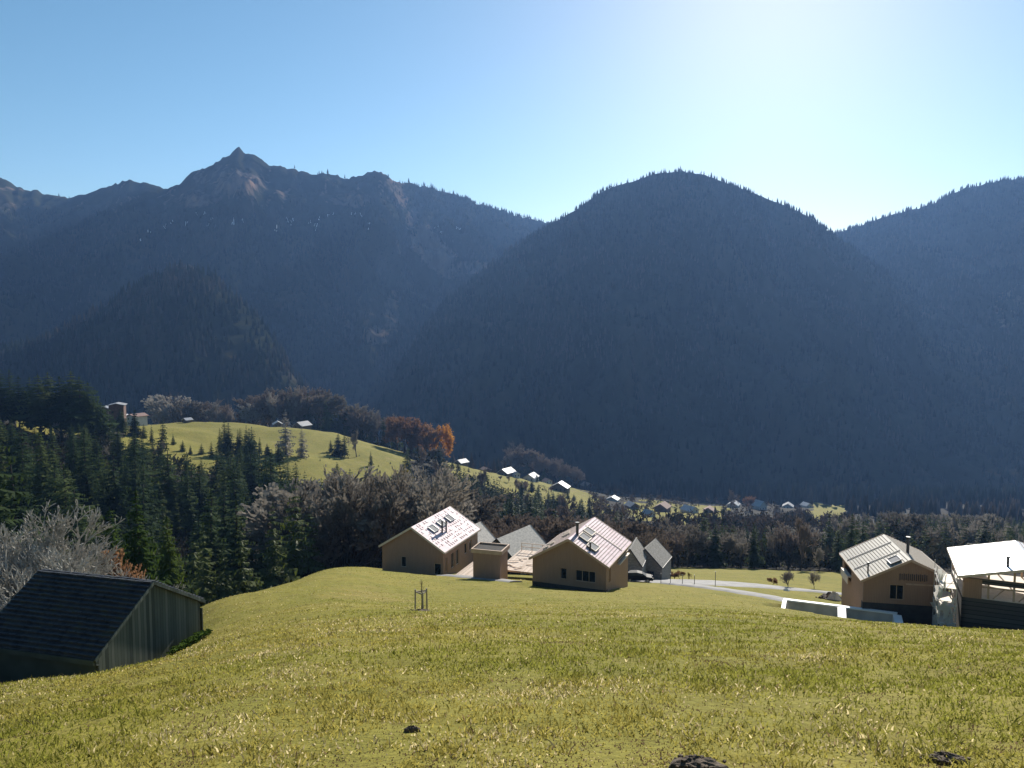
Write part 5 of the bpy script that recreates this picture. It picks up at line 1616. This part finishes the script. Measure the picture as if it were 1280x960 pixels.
for (px, py, tp, var, nm, lab) in ((936, 640, 621, RUST, 'bare_tree', 'round reddish tree top between two white roofed village houses'), (912, 640, 612, RED, 'bare_tree', 'pointed bare brown tree beside the white roofed village house'), (671, 602, 591, SPR, 'spruce_tree', 'dark spruce standing alone beside the grey roofed ridge farmhouse')):
    p = ground_hit(px, py, 560, 800); H = P(px, tp, p.y)[2] - p.z
    plant(nm, [v[:2] for v in var], p, max(4, H), lab, 'tree', None, wide=1.3)

# hedges and garden trees of the village, too many and too far to tell apart
def gardens(px0, px1, Y0, Y1, n, h, seed, lines, thr=.42):
    g = np.random.default_rng(seed)
    px = g.uniform(px0, px1, n); Y = g.uniform(Y0, Y1, n)
    q = np.array([P(a, 620, b) for a, b in zip(px, Y)])
    p = np.stack([q[:, 0], Y, ground_z(q[:, 0], Y)], -1); pp = proj(p)
    k = np.interp(pp[:, 0], [c[0] for c in lines], [c[1] for c in lines]) < pp[:, 1]
    k &= fbm(p[:, 0] / 30, p[:, 1] / 30, seed, 2) > thr
    for f in FH:
        k &= ~((np.abs(pp[:, 0] - f[0]) < f[2] * .8) & (pp[:, 1] > f[1] - 3) & (pp[:, 1] < f[1] + 9))
    p = p[k]; hh = g.uniform(h[0], h[1], len(p))
    broad_cluster('garden_trees', p, hh, hh * g.uniform(.3, .5, len(p)), M_BROWNWOOD, 34, seed, np.clip(g.normal(.55, .25, len(p)), 0, 1))


gardens(735, 1015, 480, 800, 420, (3, 9), 91, [(735, 600), (1015, 600)])
gardens(745, 1015, 360, 560, 620, (5, 11), 93, [(745, 655), (800, 664), (860, 660), (950, 658), (1015, 652)], .30)
gardens(1015, 1070, 380, 560, 90, (4, 9), 94, [(1015, 655), (1070, 655)], .30)
gardens(570, 760, 560, 760, 90, (2, 5), 92, [(570, 560), (760, 560)])
# ------------------------------------------------------------------ grass on the near meadow
M_GRASS = bpy.data.materials.new('grass_blades')
nt, N, L = nodes_of(M_GRASS)
o_ = N.new('ShaderNodeOutputMaterial'); a_ = N.new('ShaderNodeAttribute'); a_.attribute_name = 'col'
d_ = N.new('ShaderNodeBsdfDiffuse'); t_ = N.new('ShaderNodeBsdfTranslucent'); s_ = N.new('ShaderNodeMixShader'); s_.inputs[0].default_value = .55
L.new(a_.outputs['Color'], d_.inputs[0]); L.new(a_.outputs['Color'], t_.inputs[0]); L.new(d_.outputs[0], s_.inputs[1]); L.new(t_.outputs[0], s_.inputs[2])
L.new(s_.outputs[0], o_.inputs['Surface'])


def make_grass():
    g = np.random.default_rng(99)
    Ks = []
    for (y0, y1, n) in ((3.6, 9, 150000), (9, 16, 150000), (16, 30, 140000), (30, 60, 110000), (60, 128, 60000)):
        Y = np.exp(g.uniform(math.log(y0), math.log(y1), n)); um = 1.25 if y0 < 9 else (1.0 if y0 < 16 else .85); u = g.uniform(-um, um, n)
        Ks.append(np.stack([u * Y, Y], -1))
    p = np.concatenate(Ks)
    x, y = p[:, 0], p[:, 1]
    z = ground_z(x, y)
    cl = fbm(x / .35, y / .35, 31, 3); big = fbm(x / 3.0, y / 2.4, 33, 3); dry = fbm(x / 5.5, y / 4.5, 35, 4)
    pp = proj(np.stack([x, y, z], -1))
    lim = np.interp(pp[:, 0], LIMX, LIMY)
    lim = np.where(pp[:, 0] > 780, np.minimum(lim, np.interp(pp[:, 0], [780, 905, 985, 1060, 1130, 1300], [96, 95, 86, 80, 76, 72])), lim)
    # nothing grows through buildings
    keep = (y < lim) & (g.random(len(x)) < .18 + 1.0 * np.clip(cl - .25, 0, 1))
    for (ox, oy, yw, Wd, Ln) in ((-18.14, 103.5, -.338, 9.8, 12.85), (1.96, 88, -.384, 9.5, 11), (36.9, 80, -.19, 8.9, 10.2), (43.0, 73, -.42, 12.4, 10.4), (A[0], A[1], byaw, BW, 6.4), (-4.6, 90.5, -.3, 4, 4), (-1, 95, -.34, 8, 10), (-9, 95, -.34, 5, 11)):
        dx = (x - ox) * math.cos(yw) + (y - oy) * math.sin(yw); dy = -(x - ox) * math.sin(yw) + (y - oy) * math.cos(yw)
        keep &= ~((dx > .1) & (dx < Wd - .1) & (dy > .1) & (dy < Ln))
    x, y, z, cl, big, dry = (q[keep] for q in (x, y, z, cl, big, dry))
    n = len(x)
    hgt = (.018 + .030 * g.random(n) ** 1.5) * (.5 + 1.2 * cl) * (1 + y / 80) * (.65 + .8 * big) * np.clip(1.25 - y / 70, .5, 1)
    long_ = g.random(n) < .03; hgt = np.where(long_, hgt * 1.9, hgt)
    wid = (.003 + .004 * g.random(n)) * (1 + y / 11)
    a = g.uniform(0, 6.28, n); la = g.uniform(0, 6.28, n); spot = fbm(x / 1.1, y / .8, 37, 3); hgt = hgt * np.where(spot < .33, .35, 1)
    lean = g.uniform(.3, 1.7, n) * hgt
    sx, sy = np.cos(a) * wid, np.sin(a) * wid
    tx, ty = np.cos(la) * lean, np.sin(la) * lean
    b0 = np.stack([x - sx, y - sy, z - .01], -1); b1 = np.stack([x + sx, y + sy, z - .01], -1)
    mid = np.stack([x + tx * .4 + sx * .7, y + ty * .4 + sy * .7, z + hgt * .62], -1); mid2 = mid - np.stack([sx * 1.4, sy * 1.4, np.zeros(n)], -1)
    tip = np.stack([x + tx, y + ty, z + hgt * .95], -1)
    V = np.stack([b0, b1, mid, mid2, tip], 1).reshape(-1, 3)
    k = np.arange(n)[:, None] * 5
    Fs = np.concatenate([k + np.array([0, 1, 2]), k + np.array([0, 2, 3]), k + np.array([3, 2, 4])], 1).reshape(-1, 3)
    green = np.array([.222, .222, .040]); yel = np.array([.325, .275, .066]); straw = np.array([.54, .45, .25]); brn = np.array([.20, .14, .075])
    # straw on the barn side, greener on the far side
    side = np.clip((.12 - x / np.maximum(y, 1)) * 1.1 + .32, 0, .8) * np.clip(1.25 - y / 60, .25, 1)
    t = np.clip((dry - .5) * 3.6 + side + g.normal(0, .16, n), 0, 1)
    c = green[None] * (1 - t[:, None]) + yel[None] * t[:, None]
    r = g.random(n)
    patch = np.clip((fbm(x / 1.7, y / 1.3, 43, 3) - .42) * 4.5, 0, 1.6)
    ps = np.clip((.05 + .34 * t) * patch + .02, 0, .6)
    c = np.where((r < ps)[:, None], straw[None] * (.7 + .6 * g.random((n, 1))), c)
    c = np.where((r > .975)[:, None], brn[None], c)
    c = np.where((spot < .33)[:, None] & (g.random((n, 1)) < .6), brn[None] * .7, c)
    c = c * (.72 + .56 * g.random((n, 1)))
    me = np_mesh('grass', V, Fs, M_GRASS, attr={'col': np.repeat(c, 5, axis=0)})
    return tag(link('grass', me), kind='stuff')


make_grass()
# green weeds at the barn corner
def weeds():
    g = np.random.default_rng(5)
    n = 2600
    px = g.uniform(205, 262, n); Y = g.uniform(31.5, 36.2, n)
    q = np.array([P(a, 815, b) for a, b in zip(px, Y)])
    x, y = q[:, 0], Y
    k = fbm(x / .8, y / .8, 3, 2) > .5
    dx = (x - A[0]) * math.cos(byaw) + (y - A[1]) * math.sin(byaw); dy = -(x - A[0]) * math.sin(byaw) + (y - A[1]) * math.cos(byaw)
    k &= (dy < -.05) & (dy > -1.5) & (dx > 1.5) & (dx < BW + .8)
    x, y = x[k], y[k]; z = ground_z(x, y); n = len(x)
    h = g.uniform(.1, .3, n); a = g.uniform(0, 6.28, n); w = g.uniform(.04, .09, n)
    c0 = np.stack([x, y, z], -1); d = np.stack([np.cos(a), np.sin(a), np.zeros(n)], -1); s = np.stack([-np.sin(a), np.cos(a), np.zeros(n)], -1)
    up = np.stack([np.zeros(n), np.zeros(n), h], -1)
    V = np.stack([c0 + up * .5, c0 + up + d * .08 + s * w[:, None], c0 + up * .9 + d * .22, c0 + up + d * .08 - s * w[:, None]], 1).reshape(-1, 3)
    i = np.arange(n)[:, None] * 4
    m = foliage('weed_leaves', [(.05, .085, .018), (.085, .13, .028)], .45, scale=3)
    return tag(link('weeds', np_mesh('weeds', V, np.concatenate([i + np.array([0, 1, 2]), i + np.array([0, 2, 3])], 1).reshape(-1, 3), m)), kind='stuff')


weeds()
# ------------------------------------------------------------------ camera, sun, sky, air
cam = bpy.data.cameras.new('camera'); co = bpy.data.objects.new('camera', cam); COL.objects.link(co)
cam.sensor_width = 36; cam.lens = 36 * F / 1280; cam.clip_start = .1; cam.clip_end = 20000
co.location = (0, 0, 0); co.rotation_euler = (math.pi / 2 - PITCH, 0, 0)
scene.camera = co

SUN_EL, SUN_AZ = R(25.5), R(18.5)            # azimuth measured from +Y towards +X
sd = Vector((math.sin(SUN_AZ) * math.cos(SUN_EL), math.cos(SUN_AZ) * math.cos(SUN_EL), math.sin(SUN_EL)))
sl = bpy.data.lights.new('sun', 'SUN'); sl.energy = 5.0; sl.angle = R(.53); sl.color = (1, .94, .84)
so = bpy.data.objects.new('sun', sl); COL.objects.link(so)
so.rotation_euler = (-sd).to_track_quat('-Z', 'Y').to_euler()

w = bpy.data.worlds.new('World'); scene.world = w; w.use_nodes = True
nt = w.node_tree; bg = nt.nodes['Background']
sky = nt.nodes.new('ShaderNodeTexSky'); sky.sky_type = 'NISHITA'; sky.sun_disc = False
sky.sun_elevation = SUN_EL; sky.sun_rotation = SUN_AZ; sky.altitude = 900; sky.air_density = 1.0; sky.dust_density = .42; sky.ozone_density = 1.0
hsn = nt.nodes.new('ShaderNodeHueSaturation'); hsn.inputs['Hue'].default_value = .486; hsn.inputs['Saturation'].default_value = 1.2
nt.links.new(sky.outputs[0], hsn.inputs['Color']); nt.links.new(hsn.outputs[0], bg.inputs[0]); bg.inputs[1].default_value = .066

hz = MB(); hz.box((0, 1500, 180), (5400, 3300, 960))
mh = bpy.data.materials.new('valley_haze'); nt, N, L = nodes_of(mh)
o_ = N.new('ShaderNodeOutputMaterial'); pv = N.new('ShaderNodeVolumePrincipled')
pv.inputs['Color'].default_value = (.27, .50, 1, 1); pv.inputs['Density'].default_value = HAZE; pv.inputs['Anisotropy'].default_value = .35
L.new(pv.outputs[0], o_.inputs['Volume'])
haze = tag(hz.build('haze', mh), kind='stuff')

vs = scene.view_settings; vs.view_transform = 'Standard'; vs.look = 'None'; vs.gamma = 1; vs.use_curve_mapping = False; vs.exposure = EXPO
c = scene.cycles
c.use_denoising = True; c.max_bounces = 6; c.diffuse_bounces = 2; c.glossy_bounces = 2; c.transmission_bounces = 3; c.transparent_max_bounces = 8; c.volume_bounces = 0
c.sample_clamp_indirect = 4; c.caustics_reflective = False; c.caustics_refractive = False; c.use_fast_gi = False
